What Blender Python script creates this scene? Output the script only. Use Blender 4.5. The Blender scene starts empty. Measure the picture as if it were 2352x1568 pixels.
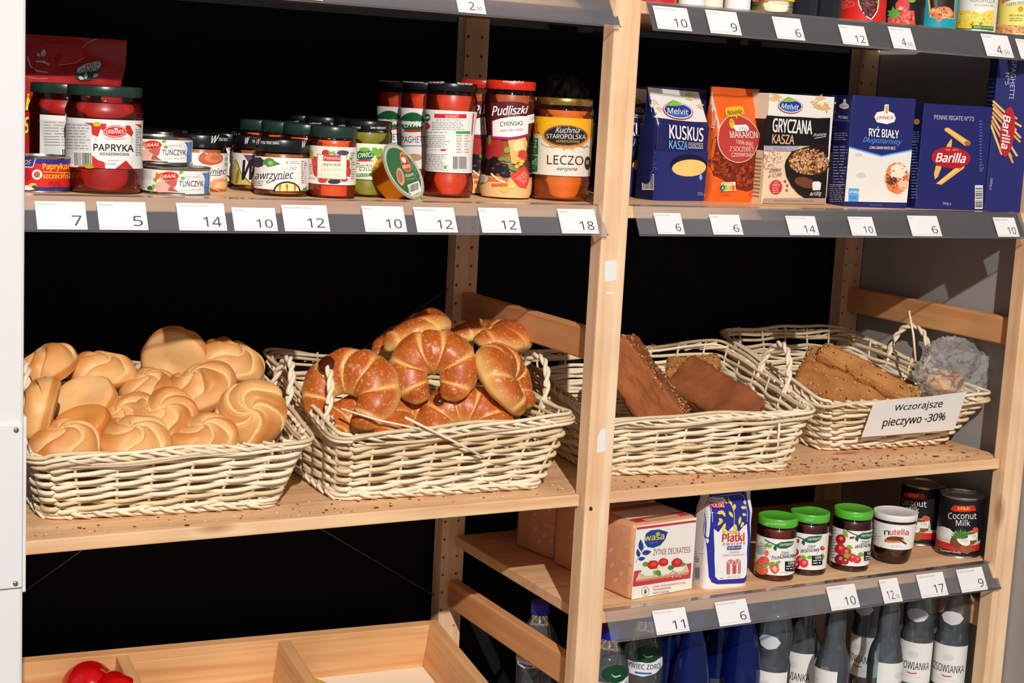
import bpy, bmesh, math, random
from mathutils import Vector, Matrix, noise
SC = bpy.context.scene
COL = SC.collection
random.seed(7)

# ------------------------------------------------------------------ camera
CAM = Vector((-1.1893, -1.9078, 0.5668))
YAW, PITCH, ROLL, FPX = 0.5039, -0.1514, 0.0531, 3600.74
FWD = Vector((math.sin(YAW) * math.cos(PITCH), math.cos(YAW) * math.cos(PITCH), math.sin(PITCH)))
_r0 = Vector((math.cos(YAW), -math.sin(YAW), 0)); _u0 = _r0.cross(FWD)
RGT = _r0 * math.cos(ROLL) + _u0 * math.sin(ROLL)
UPV = _u0 * math.cos(ROLL) - _r0 * math.sin(ROLL)
cam_data = bpy.data.cameras.new('camera'); cam = bpy.data.objects.new('camera', cam_data); COL.objects.link(cam)
cam.matrix_world = Matrix(((RGT.x, UPV.x, -FWD.x, CAM.x), (RGT.y, UPV.y, -FWD.y, CAM.y), (RGT.z, UPV.z, -FWD.z, CAM.z), (0, 0, 0, 1)))
cam_data.sensor_width = 36.0; cam_data.lens = FPX / 2352 * 36.0; cam_data.clip_start = 0.05
SC.camera = cam

# ------------------------------------------------------------------ light and exposure
world = bpy.data.worlds.new('world'); SC.world = world; world.use_nodes = True
_bg = world.node_tree.nodes['Background']; _bg.inputs[0].default_value = (0.80, 0.88, 1.0, 1); _bg.inputs[1].default_value = 0.30
def ceiling_spot():
    """the shop's ceiling spotlight in front of the shelves, left of the viewer"""
    d = bpy.data.lights.new('ceiling_spot', 'POINT'); d.energy = 1240; d.shadow_soft_size = 0.035; d.color = (1.0, 0.95, 0.885)
    o = bpy.data.objects.new('ceiling_spot', d); COL.objects.link(o); o.location = (-1.65, -4.3, 2.95)
ceiling_spot()
SC.view_settings.view_transform = 'Standard'; SC.view_settings.look = 'None'
SC.view_settings.gamma = 1.0; SC.view_settings.use_curve_mapping = False; SC.view_settings.exposure = 0.0

# ------------------------------------------------------------------ points from the survey of the photograph
def ray(x, y): return FWD + RGT * ((x - 1176) / FPX) - UPV * ((y - 784) / FPX)
def onZ(x, y, z): d = ray(x, y); return CAM + d * ((z - CAM.z) / d.z)
def onY(x, y, Y): d = ray(x, y); return CAM + d * ((Y - CAM.y) / d.y)
def onX(x, y, X): d = ray(x, y); return CAM + d * ((X - CAM.x) / d.x)
def facing(x, y): return math.atan2(x - CAM.x, -(CAM.y - y)) * -1     # z rotation that turns local -Y to the viewer

# ------------------------------------------------------------------ materials
def lin(c):
    out = []
    for v in c[:3]:
        v = v / 255.0
        out.append(v / 12.92 if v <= 0.04045 else ((v + 0.055) / 1.055) ** 2.4)
    return (*out, 1.0)
_M = {}
def mat(c, rough=0.5, spec=0.4, metal=0.0, coat=0.0, var=0.06, scale=60.0, bump=0.0, name=None):
    key = (c, rough, spec, metal, coat, var, scale, bump)
    if key in _M: return _M[key]
    m = bpy.data.materials.new(name or 'paint_%02x%02x%02x' % tuple(int(max(0, min(255, v))) for v in c)); m.use_nodes = True
    nt = m.node_tree; b = nt.nodes['Principled BSDF']
    b.inputs['Roughness'].default_value = rough; b.inputs['Specular IOR Level'].default_value = spec
    b.inputs['Metallic'].default_value = metal; b.inputs['Coat Weight'].default_value = coat; b.inputs['Coat Roughness'].default_value = 0.05
    tc = nt.nodes.new('ShaderNodeTexCoord'); nz = nt.nodes.new('ShaderNodeTexNoise'); nz.inputs['Scale'].default_value = scale
    nz.inputs['Detail'].default_value = 3
    nt.links.new(tc.outputs['Object'], nz.inputs['Vector'])
    mx = nt.nodes.new('ShaderNodeMix'); mx.data_type = 'RGBA'
    L = lin(c)
    mx.inputs['A'].default_value = (*[v * (1 - var) for v in L[:3]], 1); mx.inputs['B'].default_value = (*[min(1, v * (1 + var)) for v in L[:3]], 1)
    nt.links.new(nz.outputs['Fac'], mx.inputs['Factor']); nt.links.new(mx.outputs['Result'], b.inputs['Base Color'])
    if bump:
        bp = nt.nodes.new('ShaderNodeBump'); bp.inputs['Strength'].default_value = bump; bp.inputs['Distance'].default_value = 0.002
        nt.links.new(nz.outputs['Fac'], bp.inputs['Height']); nt.links.new(bp.outputs['Normal'], b.inputs['Normal'])
    _M[key] = m
    return m
def ink(c): return mat(c, 0.45, 0.3, var=0.03)
def wood(name, c1, c2, axis, scale=1.0, rough=0.55):
    m = bpy.data.materials.new(name); m.use_nodes = True; nt = m.node_tree; b = nt.nodes['Principled BSDF']
    N, Lk = nt.nodes.new, nt.links.new
    tc = N('ShaderNodeTexCoord'); mp = N('ShaderNodeMapping')
    s = [38 * scale] * 3; s[axis] = 1.6 * scale
    mp.inputs['Scale'].default_value = s
    Lk(tc.outputs['Object'], mp.inputs['Vector'])
    n1 = N('ShaderNodeTexNoise'); n1.inputs['Scale'].default_value = 1.3; n1.inputs['Detail'].default_value = 5; n1.inputs['Distortion'].default_value = 0.6
    Lk(mp.outputs['Vector'], n1.inputs['Vector'])
    rp = N('ShaderNodeValToRGB'); rp.color_ramp.elements[0].position = 0.3; rp.color_ramp.elements[1].position = 0.68
    rp.color_ramp.elements[0].color = lin(c1); rp.color_ramp.elements[1].color = lin(c2)
    Lk(n1.outputs['Fac'], rp.inputs['Fac'])
    n2 = N('ShaderNodeTexNoise'); n2.inputs['Scale'].default_value = 7; n2.inputs['Detail'].default_value = 2
    Lk(tc.outputs['Object'], n2.inputs['Vector'])
    mx = N('ShaderNodeMix'); mx.data_type = 'RGBA'; mx.blend_type = 'MULTIPLY'; mx.inputs['Factor'].default_value = 0.35
    r2 = N('ShaderNodeValToRGB'); r2.color_ramp.elements[0].position = 0.35; r2.color_ramp.elements[0].color = (0.62, 0.55, 0.48, 1)
    r2.color_ramp.elements[1].position = 0.6; r2.color_ramp.elements[1].color = (1, 1, 1, 1)
    Lk(n2.outputs['Fac'], r2.inputs['Fac']); Lk(rp.outputs['Color'], mx.inputs['A']); Lk(r2.outputs['Color'], mx.inputs['B'])
    # knots: sparse dark ellipses with their own rings
    mk = N('ShaderNodeMapping'); k = [9 * scale] * 3; k[axis] = 3.2 * scale; mk.inputs['Scale'].default_value = k
    Lk(tc.outputs['Object'], mk.inputs['Vector'])
    vo = N('ShaderNodeTexVoronoi'); vo.inputs['Scale'].default_value = 1.0; vo.inputs['Randomness'].default_value = 1.0
    Lk(mk.outputs['Vector'], vo.inputs['Vector'])
    rk = N('ShaderNodeValToRGB'); rk.color_ramp.elements[0].position = 0.05; rk.color_ramp.elements[0].color = (0.35, 0.14, 0.06, 1)
    rk.color_ramp.elements[1].position = 0.12; rk.color_ramp.elements[1].color = (1, 1, 1, 1)
    Lk(vo.outputs['Distance'], rk.inputs['Fac'])
    m2 = N('ShaderNodeMix'); m2.data_type = 'RGBA'; m2.blend_type = 'MULTIPLY'; m2.inputs['Factor'].default_value = 0.6
    Lk(mx.outputs['Result'], m2.inputs['A']); Lk(rk.outputs['Color'], m2.inputs['B'])
    Lk(m2.outputs['Result'], b.inputs['Base Color']); b.inputs['Roughness'].default_value = rough; b.inputs['Specular IOR Level'].default_value = 0.3
    bp = N('ShaderNodeBump'); bp.inputs['Strength'].default_value = 0.12; bp.inputs['Distance'].default_value = 0.001
    Lk(n1.outputs['Fac'], bp.inputs['Height']); Lk(bp.outputs['Normal'], b.inputs['Normal'])
    return m
WZ = wood('pine_upright', (230, 178, 132), (247, 214, 176), 2)
WX = wood('pine_along_x', (222, 166, 118), (240, 202, 158), 0)
WY = wood('pine_along_y', (214, 142, 88), (230, 172, 118), 1)
WCR = wood('crate_board', (214, 152, 96), (236, 190, 138), 0)
WCY = wood('crate_divider', (206, 146, 92), (228, 180, 130), 1)
def clear(name, tint=(255, 255, 255), haze=0.0, haze_col=(200, 200, 205), rough=0.04, ior=1.45, gloss=1.0):
    """thin-walled glass or plastic: what is behind shows through, the surface reflects by Fresnel"""
    m = bpy.data.materials.new(name); m.use_nodes = True; nt = m.node_tree; nt.nodes.clear(); N, Lk = nt.nodes.new, nt.links.new
    out = N('ShaderNodeOutputMaterial'); tr = N('ShaderNodeBsdfTransparent'); tr.inputs['Color'].default_value = lin(tint)
    gl = N('ShaderNodeBsdfGlossy'); gl.inputs['Roughness'].default_value = rough; gl.inputs['Color'].default_value = (gloss, gloss, gloss, 1)
    fr = N('ShaderNodeFresnel'); fr.inputs['IOR'].default_value = ior
    df = N('ShaderNodeBsdfDiffuse'); df.inputs['Color'].default_value = lin(haze_col)
    m1 = N('ShaderNodeMixShader'); m1.inputs['Fac'].default_value = haze; Lk(tr.outputs[0], m1.inputs[1]); Lk(df.outputs[0], m1.inputs[2])
    m2 = N('ShaderNodeMixShader'); Lk(fr.outputs[0], m2.inputs['Fac']); Lk(m1.outputs[0], m2.inputs[1]); Lk(gl.outputs[0], m2.inputs[2])
    Lk(m2.outputs[0], out.inputs['Surface'])
    return m
GLASS = clear('jar_glass')
STRIP = clear('clear_price_rail', (250, 250, 250), 0.13, (176, 174, 180), 0.10)
TIN = mat((190, 185, 178), 0.28, 0.5, 1.0, var=0.1, scale=120)
GOLD = mat((214, 160, 40), 0.25, 0.5, 1.0, var=0.15, scale=90)

# ------------------------------------------------------------------ objects
def link(name, me, parent=None, mats=None):
    o = bpy.data.objects.new(name, me); COL.objects.link(o)
    if mats:
        for m in (mats if isinstance(mats, (list, tuple)) else [mats]): me.materials.append(m)
    if parent: o.parent = parent
    return o
def tag(o, label, cat, group=None):
    o['label'] = label; o['category'] = cat
    if group: o['group'] = group
    return o
def thing(name, label, cat, loc=(0, 0, 0), rz=0.0, group=None):
    o = bpy.data.objects.new(name, None); COL.objects.link(o); o.empty_display_size = 0.02
    o.location = loc; o.rotation_euler = (0, 0, rz)
    return tag(o, label, cat, group)
def struct(o): o['kind'] = 'structure'; return o
def dup(root, loc, rz, label, group=None, skip=()):
    r = root.copy(); COL.objects.link(r); r.location = loc; r.rotation_euler = (0, 0, rz); r['label'] = label
    if group: r['group'] = group
    for ch in list(root.children):
        if ch.name.split('.')[0] in skip: continue
        c = ch.copy(); COL.objects.link(c); c.parent = r
        for g in ch.children:
            d = g.copy(); COL.objects.link(d); d.parent = c
    return r
def from_bm(name, bm, m, parent=None, smooth=False, auto=None):
    bmesh.ops.recalc_face_normals(bm, faces=bm.faces[:])
    me = bpy.data.meshes.new(name); bm.to_mesh(me); bm.free()
    if smooth:
        me.shade_smooth()
        if auto: me.set_sharp_from_angle(angle=math.radians(auto))
    return link(name, me, parent, m)
def add_box(bm, a, b, bevel=0.0, M=None):
    v = bmesh.ops.create_cube(bm, size=1.0)['verts']
    c = (Vector(a) + Vector(b)) / 2; s = Vector(b) - Vector(a)
    for p in v: p.co = Vector((p.co.x * s.x + c.x, p.co.y * s.y + c.y, p.co.z * s.z + c.z))
    fs = set(f for p in v for f in p.link_faces)
    if bevel:
        es = set(e for f in fs for e in f.edges)
        r = bmesh.ops.bevel(bm, geom=list(es), offset=bevel, segments=2, affect='EDGES', profile=0.5)
        v = list(set(v_ for f in r['faces'] for v_ in f.verts) | set(p for p in v if p.is_valid))
    if M: 
        for p in v: p.co = M @ p.co
def box(name, a, b, m, parent=None, bevel=0.0015):
    bm = bmesh.new(); add_box(bm, a, b, bevel); return from_bm(name, bm, m, parent)
def add_lathe(bm, prof, seg=48, mi=0):
    rings = []
    for r, z in prof:
        if r < 1e-6: rings.append([bm.verts.new((0, 0, z))])
        else: rings.append([bm.verts.new((r * math.sin(2 * math.pi * i / seg), -r * math.cos(2 * math.pi * i / seg), z)) for i in range(seg)])
    for A, B in zip(rings, rings[1:]):
        for i in range(seg):
            j = (i + 1) % seg
            q = [A[i % len(A)], A[j % len(A)], B[j % len(B)], B[i % len(B)]]
            u = []
            for w in q:
                if w not in u: u.append(w)
            if len(u) > 2:
                f = bm.faces.new(u); f.material_index = mi
def lathe(name, prof, m, parent=None, seg=48, auto=35):
    bm = bmesh.new(); add_lathe(bm, prof, seg); return from_bm(name, bm, m, parent, True, auto)
def add_tube(bm, pts, rad, seg=6, closed=False, mi=0, flat=1.0):
    P = [Vector(p) for p in pts]; n = len(P); rings = []
    up = Vector((0, 0, 1))
    for i, p in enumerate(P):
        t = (P[(i + 1) % n] - P[i - 1]) if closed else (P[min(i + 1, n - 1)] - P[max(i - 1, 0)])
        t.normalize()
        a = t.cross(up)
        if a.length < 0.05: a = t.cross(Vector((1, 0, 0)))
        a.normalize(); b = a.cross(t).normalized()
        r = rad[i] if isinstance(rad, (list, tuple)) else rad
        rings.append([bm.verts.new(p + a * (r * flat * math.cos(2 * math.pi * k / seg)) + b * (r * math.sin(2 * math.pi * k / seg))) for k in range(seg)])
    for i in range(n if closed else n - 1):
        A, B = rings[i], rings[(i + 1) % n]
        for k in range(seg):
            f = bm.faces.new((A[k], A[(k + 1) % seg], B[(k + 1) % seg], B[k])); f.material_index = mi
    if not closed:
        bm.faces.new(rings[0][::-1]); bm.faces.new(rings[-1])
def tube(name, pts, rad, m, parent=None, seg=6, closed=False):
    bm = bmesh.new(); add_tube(bm, pts, rad, seg, closed); return from_bm(name, bm, m, parent, True)

# ------------------------------------------------------------------ printed artwork: flat layers traced on a sheet and laid on a surface
_TX = {}
try: FONT = bpy.data.fonts.load(bpy.utils.system_resource('DATAFILES', path='fonts') + '/NotoSansHebrew-Regular.woff2')   # a lettering font that ships with Blender
except Exception: FONT = None
def glyphs(s, bold=0.0, shear=0.0):
    k = (s, bold, shear)
    if k not in _TX:
        cu = bpy.data.curves.new('lettering', 'FONT'); cu.body = s; cu.size = 1.0; cu.shear = shear; cu.resolution_u = 3
        if FONT: cu.font = FONT
        o = bpy.data.objects.new('lettering', cu); me = o.to_mesh()
        V = [(v.co.x, v.co.y) for v in me.vertices]; F = [tuple(p.vertices) for p in me.polygons]
        o.to_mesh_clear(); bpy.data.objects.remove(o); bpy.data.curves.remove(cu)
        x0 = min(v[0] for v in V); x1 = max(v[0] for v in V); y0 = min(v[1] for v in V); y1 = max(v[1] for v in V)
        _TX[k] = ([((x - x0) / (x1 - x0), (y1 - y) / (y1 - y0)) for x, y in V], F)
    return _TX[k]
class Art:
    """artwork in sheet units (y down); T carries a sheet point to surface metres (u, v)"""
    def __init__(s, T, frame=(0, 0, 1)): s.T = T; s.f = frame; s.polys = []; s.mats = []; s.n = 0; s.rnd = random.Random(3)
    def _mi(s, m):
        m = ink(m) if isinstance(m, tuple) else m
        if m not in s.mats: s.mats.append(m)
        return s.mats.index(m)
    def uv(s, x, y): return s.T(x / s.f[2] + s.f[0], y / s.f[2] + s.f[1])
    def put(s, faces, m):
        s.n += 1; i = s._mi(m)
        for f in faces: s.polys.append(([s.uv(*p) for p in f], s.n, i))
        return s
    def raw(s, faces_uv, m):
        s.n += 1; i = s._mi(m)
        for f in faces_uv: s.polys.append((f, s.n, i))
        return s
    def rect(s, x0, y0, x1, y1, m, n=1):
        return s.put([[(x0 + (x1 - x0) * i / n, y1), (x0 + (x1 - x0) * (i + 1) / n, y1), (x0 + (x1 - x0) * (i + 1) / n, y0), (x0 + (x1 - x0) * i / n, y0)] for i in range(n)], m)
    def quad(s, tl, tr, br, bl, m): return s.put([[bl, br, tr, tl]], m)
    def poly(s, pts, m):
        from mathutils.geometry import tessellate_polygon
        return s.put([[pts[i] for i in t] for t in tessellate_polygon([[Vector((p[0], p[1], 0)) for p in pts]])], m)
    def ell(s, cx, cy, rx, ry, m, rot=0.0, n=28, wob=0.0, a0=0.0, a1=360.0):
        c, q = math.cos(math.radians(rot)), math.sin(math.radians(rot)); pts = []
        for i in range(n + (a1 - a0 < 360)):
            a = math.radians(a0 + (a1 - a0) * i / n); k = 1 + (s.rnd.uniform(-wob, wob) if wob else 0)
            x, y = rx * k * math.cos(a), ry * k * math.sin(a); pts.append((cx + x * c - y * q, cy + x * q + y * c))
        N = len(pts)
        if a1 - a0 < 360: return s.poly(pts, m)
        return s.put([[(cx, cy), pts[i], pts[(i + 1) % N]] for i in range(N)], m)
    def ring(s, cx, cy, rx, ry, w, m, rot=0.0, n=36, a0=0, a1=360):
        c, q = math.cos(math.radians(rot)), math.sin(math.radians(rot))
        def P(a, k): x, y = (rx - k) * math.cos(a), (ry - k) * math.sin(a); return (cx + x * c - y * q, cy + x * q + y * c)
        A = [math.radians(a0 + (a1 - a0) * i / n) for i in range(n + 1)]
        return s.put([[P(A[i], 0), P(A[i + 1], 0), P(A[i + 1], w), P(A[i], w)] for i in range(n)], m)
    def line(s, pts, w, m):
        fs = []
        for (xa, ya), (xb, yb) in zip(pts, pts[1:]):
            l = math.hypot(xb - xa, yb - ya) or 1; nx, ny = -(yb - ya) / l * w / 2, (xb - xa) / l * w / 2
            fs.append([(xa + nx, ya + ny), (xb + nx, yb + ny), (xb - nx, yb - ny), (xa - nx, ya - ny)])
        return s.put(fs, m)
    def text(s, t, x0, y0, x1, y1, m, bold=0.0, shear=0.0, quad=None):
        V, F = glyphs(t, bold, shear)
        if quad is None: quad = ((x0, y0), (x1, y0), (x1, y1), (x0, y1))
        (ax, ay), (bx, by), (cx, cy), (dx, dy) = quad
        P = [((ax * (1 - u) + bx * u) * (1 - v) + (dx * (1 - u) + cx * u) * v, (ay * (1 - u) + by * u) * (1 - v) + (dy * (1 - u) + cy * u) * v) for u, v in V]
        if not bold: return s.put([[P[i] for i in f] for f in F], m)
        dx, dy = bold * .55 * abs(y1 - y0 or math.dist(quad[0], quad[3])), bold * .40 * abs(y1 - y0 or math.dist(quad[0], quad[3]))
        for a, b in ((1, 1), (-1, 1), (1, -1), (-1, -1)):      # heavier lettering: struck four times, a little to every side
            s.n -= .6; s.put([[(P[i][0] + a * dx, P[i][1] + b * dy) for i in f] for f in F], m)
        return s
    def tq(s, t, tl, tr, h, m, bold=0.0, shear=0.0, lean=0.0):
        """lettering along a slanted line: top-left, top-right, height"""
        return s.text(t, 0, 0, 0, 0, m, bold, shear, (tl, tr, (tr[0] + lean, tr[1] + h), (tl[0] + lean, tl[1] + h)))
    def para(s, x0, y0, x1, n, lh, m, th=0.35, slope=0.0):
        fs = []
        for i in range(n):
            x = x0; xe = x1 - s.rnd.uniform(0, 0.25) * (x1 - x0)
            while x < xe:
                w = s.rnd.uniform(1.2, 4) * lh * 0.6; y = y0 + i * lh + slope * (x - x0)
                fs.append([(x, y + th * lh), (min(x + w, xe), y + th * lh + slope * w), (min(x + w, xe), y + slope * w), (x, y)]); x += w + 0.4 * lh
        return s.put(fs, m)
    def bars(s, x0, y0, x1, y1, slope=0.0, vertical=True):
        s.quad((x0, y0), (x1, y0 + slope * (x1 - x0)), (x1, y1 + slope * (x1 - x0)), (x0, y1), (235, 232, 226)); fs = []
        mx, my = (x1 - x0) * .06, (y1 - y0) * .06
        if vertical:
            x = x0 + mx
            while x < x1 - mx:
                w = s.rnd.choice((1, 1, 2, 3)) * (x1 - x0) / 75; k = slope * (x - x0)
                fs.append([(x, y1 - my + k), (x + w, y1 - my + k), (x + w, y0 + my + k), (x, y0 + my + k)]); x += w + s.rnd.choice((1, 1, 2)) * (x1 - x0) / 75
        else:
            y = y0 + my
            while y < y1 - my:
                w = s.rnd.choice((1, 1, 2, 3)) * (y1 - y0) / 75
                fs.append([(x0 + mx, y + w), (x1 - mx, y + w), (x1 - mx, y), (x0 + mx, y)]); y += w + s.rnd.choice((1, 1, 2)) * (y1 - y0) / 75
        return s.put(fs, (25, 25, 25))
    def leaf(s, x, y, L, w, rot, m):
        pts = [(t * L, w * math.sin(math.pi * t ** 0.8)) for t in [i / 8 for i in range(9)]]
        pts += [(a, -b) for a, b in pts[-2:0:-1]]; c, q = math.cos(math.radians(rot)), math.sin(math.radians(rot))
        return s.poly([(x + a * c - b * q, y + a * q + b * c) for a, b in pts], m)
    def speck(s, x, y, rx, ry, n, size, cols, rot=None):
        """many small seeds or grains of a printed picture inside an ellipse"""
        by = {}
        for i in range(n):
            a, r = s.rnd.uniform(0, 6.283), math.sqrt(s.rnd.random()); cx, cy = x + rx * r * math.cos(a), y + ry * r * math.sin(a)
            k = s.rnd.uniform(0.6, 1.2) * size; t = s.rnd.uniform(0, 3.14)
            by.setdefault(s.rnd.choice(cols), []).append([(cx + k * math.cos(t + b) * (1 if j % 2 else .7), cy + k * math.sin(t + b) * (1 if j % 2 else .7)) for j, b in enumerate((0, 1.05, 2.1, 3.14, 4.2, 5.24))])
        for c, fs in by.items(): s.put(fs, c)
        return s
    def mesh(s, name, mp, parent=None, ustep=None, vstep=None, eps=4e-5, vcuts=None):
        def split(P, ax, step, cuts=None):
            lo, hi = min(p[ax] for p in P), max(p[ax] for p in P)
            cs = [c for c in cuts if lo + 1e-7 < c < hi - 1e-7] if cuts is not None else [k * step for k in range(math.floor(lo / step + 1e-6) + 1, math.ceil(hi / step - 1e-6))]
            out = []; rest = P
            for c in cs:
                a, b = [], []
                for i in range(len(rest)):
                    p, q = rest[i], rest[(i + 1) % len(rest)]; dp, dq = p[ax] - c, q[ax] - c
                    (a if dp <= 0 else b).append(p)
                    if dp == 0: b.append(p)
                    if dp * dq < 0:
                        t = dp / (dp - dq); x = (p[0] + (q[0] - p[0]) * t, p[1] + (q[1] - p[1]) * t); a.append(x); b.append(x)
                if len(a) > 2: out.append(a)
                rest = b
                if len(rest) < 3: break
            if len(rest) > 2: out.append(rest)
            return out
        V, F, MI, NR = [], [], [], []
        for P, l, mi in s.polys:
            parts = [P]
            if ustep: parts = [q for p in parts for q in split(p, 0, ustep)]
            if vstep or vcuts: parts = [q for p in parts for q in split(p, 1, vstep, vcuts)]
            for p in parts:
                i0 = len(V)
                for u, v in p:
                    co, no = mp(u, v); V.append(co + no * (eps * l)); NR.append(no)
                # turn every printed face outward
                n = (V[i0 + 1] - V[i0]).cross(V[i0 + 2] - V[i0])
                idx = list(range(i0, len(V)))
                if n.dot(NR[i0]) < 0: idx.reverse()
                F.append(idx); MI.append(mi)
        me = bpy.data.meshes.new(name); me.from_pydata(V, [], F)
        me.polygons.foreach_set('material_index', MI); me.shade_smooth()
        me.update(); me.normals_split_custom_set_from_vertices(NR)
        return link(name, me, parent, s.mats)
def plane_map(o, ux, uz):
    n = ux.cross(uz).normalized()
    return lambda u, v: (o + ux * u + uz * v, n)
def plane_sheet(O, ux, uz):
    """sheet traced on a plane through O: returns T(x, y) -> metres along ux and uz"""
    n = ux.cross(uz)
    def T(x, y):
        d = ray(x, y); p = CAM + d * ((O - CAM).dot(n) / d.dot(n)) - O
        return (p.dot(ux), p.dot(uz))
    return T
STEP = math.radians(6)
def cyl_sheet(cx, cy, z0, R, rz):
    """sheet traced on an upright cylinder that faces rz; u is arc length, v height"""
    rf = R if callable(R) else (lambda z: R); R0 = rf(0.03)
    def T(x, y):
        d = ray(x, y); r = R0
        for _ in range(3 if callable(R) else 1):
            dx, dy = d.x, d.y; ox, oy = CAM.x - cx, CAM.y - cy
            A = dx * dx + dy * dy; B = ox * dx + oy * dy; Cc = ox * ox + oy * oy - r * r; D = B * B - A * Cc
            t = (-B - math.sqrt(max(D, 0))) / A; p = CAM + d * t
            r = rf(p.z - z0)
        a = math.atan2(p.x - cx, -(p.y - cy)) - rz
        a = (a + math.pi) % (2 * math.pi) - math.pi
        return (a * R0, p.z - z0)
    return T
def cyl_map(R):
    rf = R if callable(R) else (lambda z: R); R0 = rf(0.03)
    def mp(u, v):
        a = u / R0; k = math.floor(a / STEP + 1e-9); a0, a1 = k * STEP, (k + 1) * STEP; t = (a - a0) / STEP; r = rf(v)
        p = Vector((math.sin(a0), -math.cos(a0), 0)) * (1 - t) + Vector((math.sin(a1), -math.cos(a1), 0)) * t
        return Vector((p.x * r, p.y * r, v)), Vector((math.sin(a), -math.cos(a), 0))
    return mp
def wrap(art, name, R, parent, vstep=None):
    if callable(R) and not vstep: vstep = 0.006
    rf = R if callable(R) else (lambda z: R)
    return art.mesh(name, cyl_map(R), parent, ustep=STEP * rf(0.03), vstep=vstep)
def band(art, R, a0, a1, v0, v1, m):
    """a strip of label paper from angle a0 to a1 (degrees) and height v0 to v1"""
    rf = R if callable(R) else (lambda z: R); u0, u1 = math.radians(a0) * rf(0.03), math.radians(a1) * rf(0.03)
    return art.raw([[(u0, v0), (u1, v0), (u1, v1), (u0, v1)]], m)
# ------------------------------------------------------------------ the setting
WALL_BLACK = mat((20, 20, 24), 0.8, 0.1, var=0.12, scale=25, name='black_wall_paint')
WALL_GREY = mat((158, 154, 150), 0.7, 0.2, var=0.05, scale=18, name='grey_wall_paint')
FLOOR = mat((120, 112, 104), 0.5, 0.3, var=0.12, scale=8, name='shop_floor')
FZ = -0.82
struct(box('floor', (-4.0, -3.5, FZ - 0.05), (1.0, 0.56, FZ), FLOOR, None, 0))
struct(box('wall_back', (-4.0, 0.51, FZ), (1.0, 0.56, 1.9), WALL_BLACK, None, 0))
struct(box('wall_right', (0.897, -1.2, FZ), (1.0, 0.51, 1.9), WALL_GREY, None, 0))

# ------------------------------------------------------------------ the shelving unit
PW, PD, YB = 0.0436, 0.030, 0.4637
PITCH_X = 0.8503
POSTS = (-PITCH_X, 0.0, PITCH_X)
Z1, Z2, Z0, Z3, Z4 = 0.7185, 0.4265, 0.0, -0.187, -0.48
SHELF_Y0 = 0.0134
unit = thing('shelving_unit', 'tall pine shelving unit with two bays filled with groceries', 'shelving unit', (0, 0, 0))
def holed_post(x0, y0, y1, z0, z1):
    """upright with two columns of peg holes on its front face, spaced 32 mm"""
    bm = bmesh.new(); hx = (x0 + 0.005, x0 + 0.0308); N = 10; r = 0.0027
    hz = [-0.3536 + 0.032 * i for i in range(-12, 42)]; hz = [h for h in hz if z0 + 0.02 < h < z1 - 0.02]
    cols = [(x0, x0 + 0.0005), None]
    # front face: solid strips and, around each hole, a square with a round opening
    xs = [x0, hx[0] - 0.004, hx[0] + 0.004, hx[1] - 0.004, hx[1] + 0.004, x0 + PW]
    def face(*p): bm.faces.new([bm.verts.new(q) for q in p])
    for a, b in ((0, 1), (2, 3), (4, 5)): face((xs[a], y0, z0), (xs[b], y0, z0), (xs[b], y0, z1), (xs[a], y0, z1))
    for c in hx:
        zc = z0
        for h in hz:
            face((c - .004, y0, zc), (c + .004, y0, zc), (c + .004, y0, h - .004), (c - .004, y0, h - .004))
            ci = [(c + r * math.cos(2 * math.pi * k / 16), h + r * math.sin(2 * math.pi * k / 16)) for k in range(16)]
            sq = []
            for k in range(16):
                a = 2 * math.pi * k / 16; s = 0.004 / max(abs(math.cos(a)), abs(math.sin(a))); sq.append((c + s * math.cos(a), h + s * math.sin(a)))
            for k in range(16):
                j = (k + 1) % 16
                face((sq[k][0], y0, sq[k][1]), (sq[j][0], y0, sq[j][1]), (ci[j][0], y0, ci[j][1]), (ci[k][0], y0, ci[k][1]))
                face((ci[k][0], y0, ci[k][1]), (ci[j][0], y0, ci[j][1]), (ci[j][0], y0 + .012, ci[j][1]), (ci[k][0], y0 + .012, ci[k][1]))
            face(*[(a, y0 + .012, b) for a, b in ci])
            zc = h + .004
        face((c - .004, y0, zc), (c + .004, y0, zc), (c + .004, y0, z1), (c - .004, y0, z1))
    x1 = x0 + PW
    face((x0, y0, z0), (x0, y0, z1), (x0, y1, z1), (x0, y1, z0)); face((x1, y0, z0), (x1, y1, z0), (x1, y1, z1), (x1, y0, z1))
    face((x0, y1, z0), (x0, y1, z1), (x1, y1, z1), (x1, y1, z0)); face((x0, y0, z1), (x1, y0, z1), (x1, y1, z1), (x0, y1, z1))
    bmesh.ops.remove_doubles(bm, verts=bm.verts[:], dist=1e-6)
    return bm
posts = []
for x in POSTS:
    p = box('front_post', (x, 0, FZ), (x + PW, PD, 1.25), WZ, unit, 0.002); posts.append(p)
    from_bm('back_post', holed_post(x, YB, YB + PD, FZ, 1.25), WZ, unit)
    for z in (0.242, -0.268, -0.70, 0.95):
        if z > 0.9 and x < -0.5: continue
        bm = bmesh.new(); add_box(bm, (x + 0.016, PD, z - 0.048), (x + 0.036, YB, z), 0.003); from_bm('side_rail', bm, WY, unit)
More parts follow.
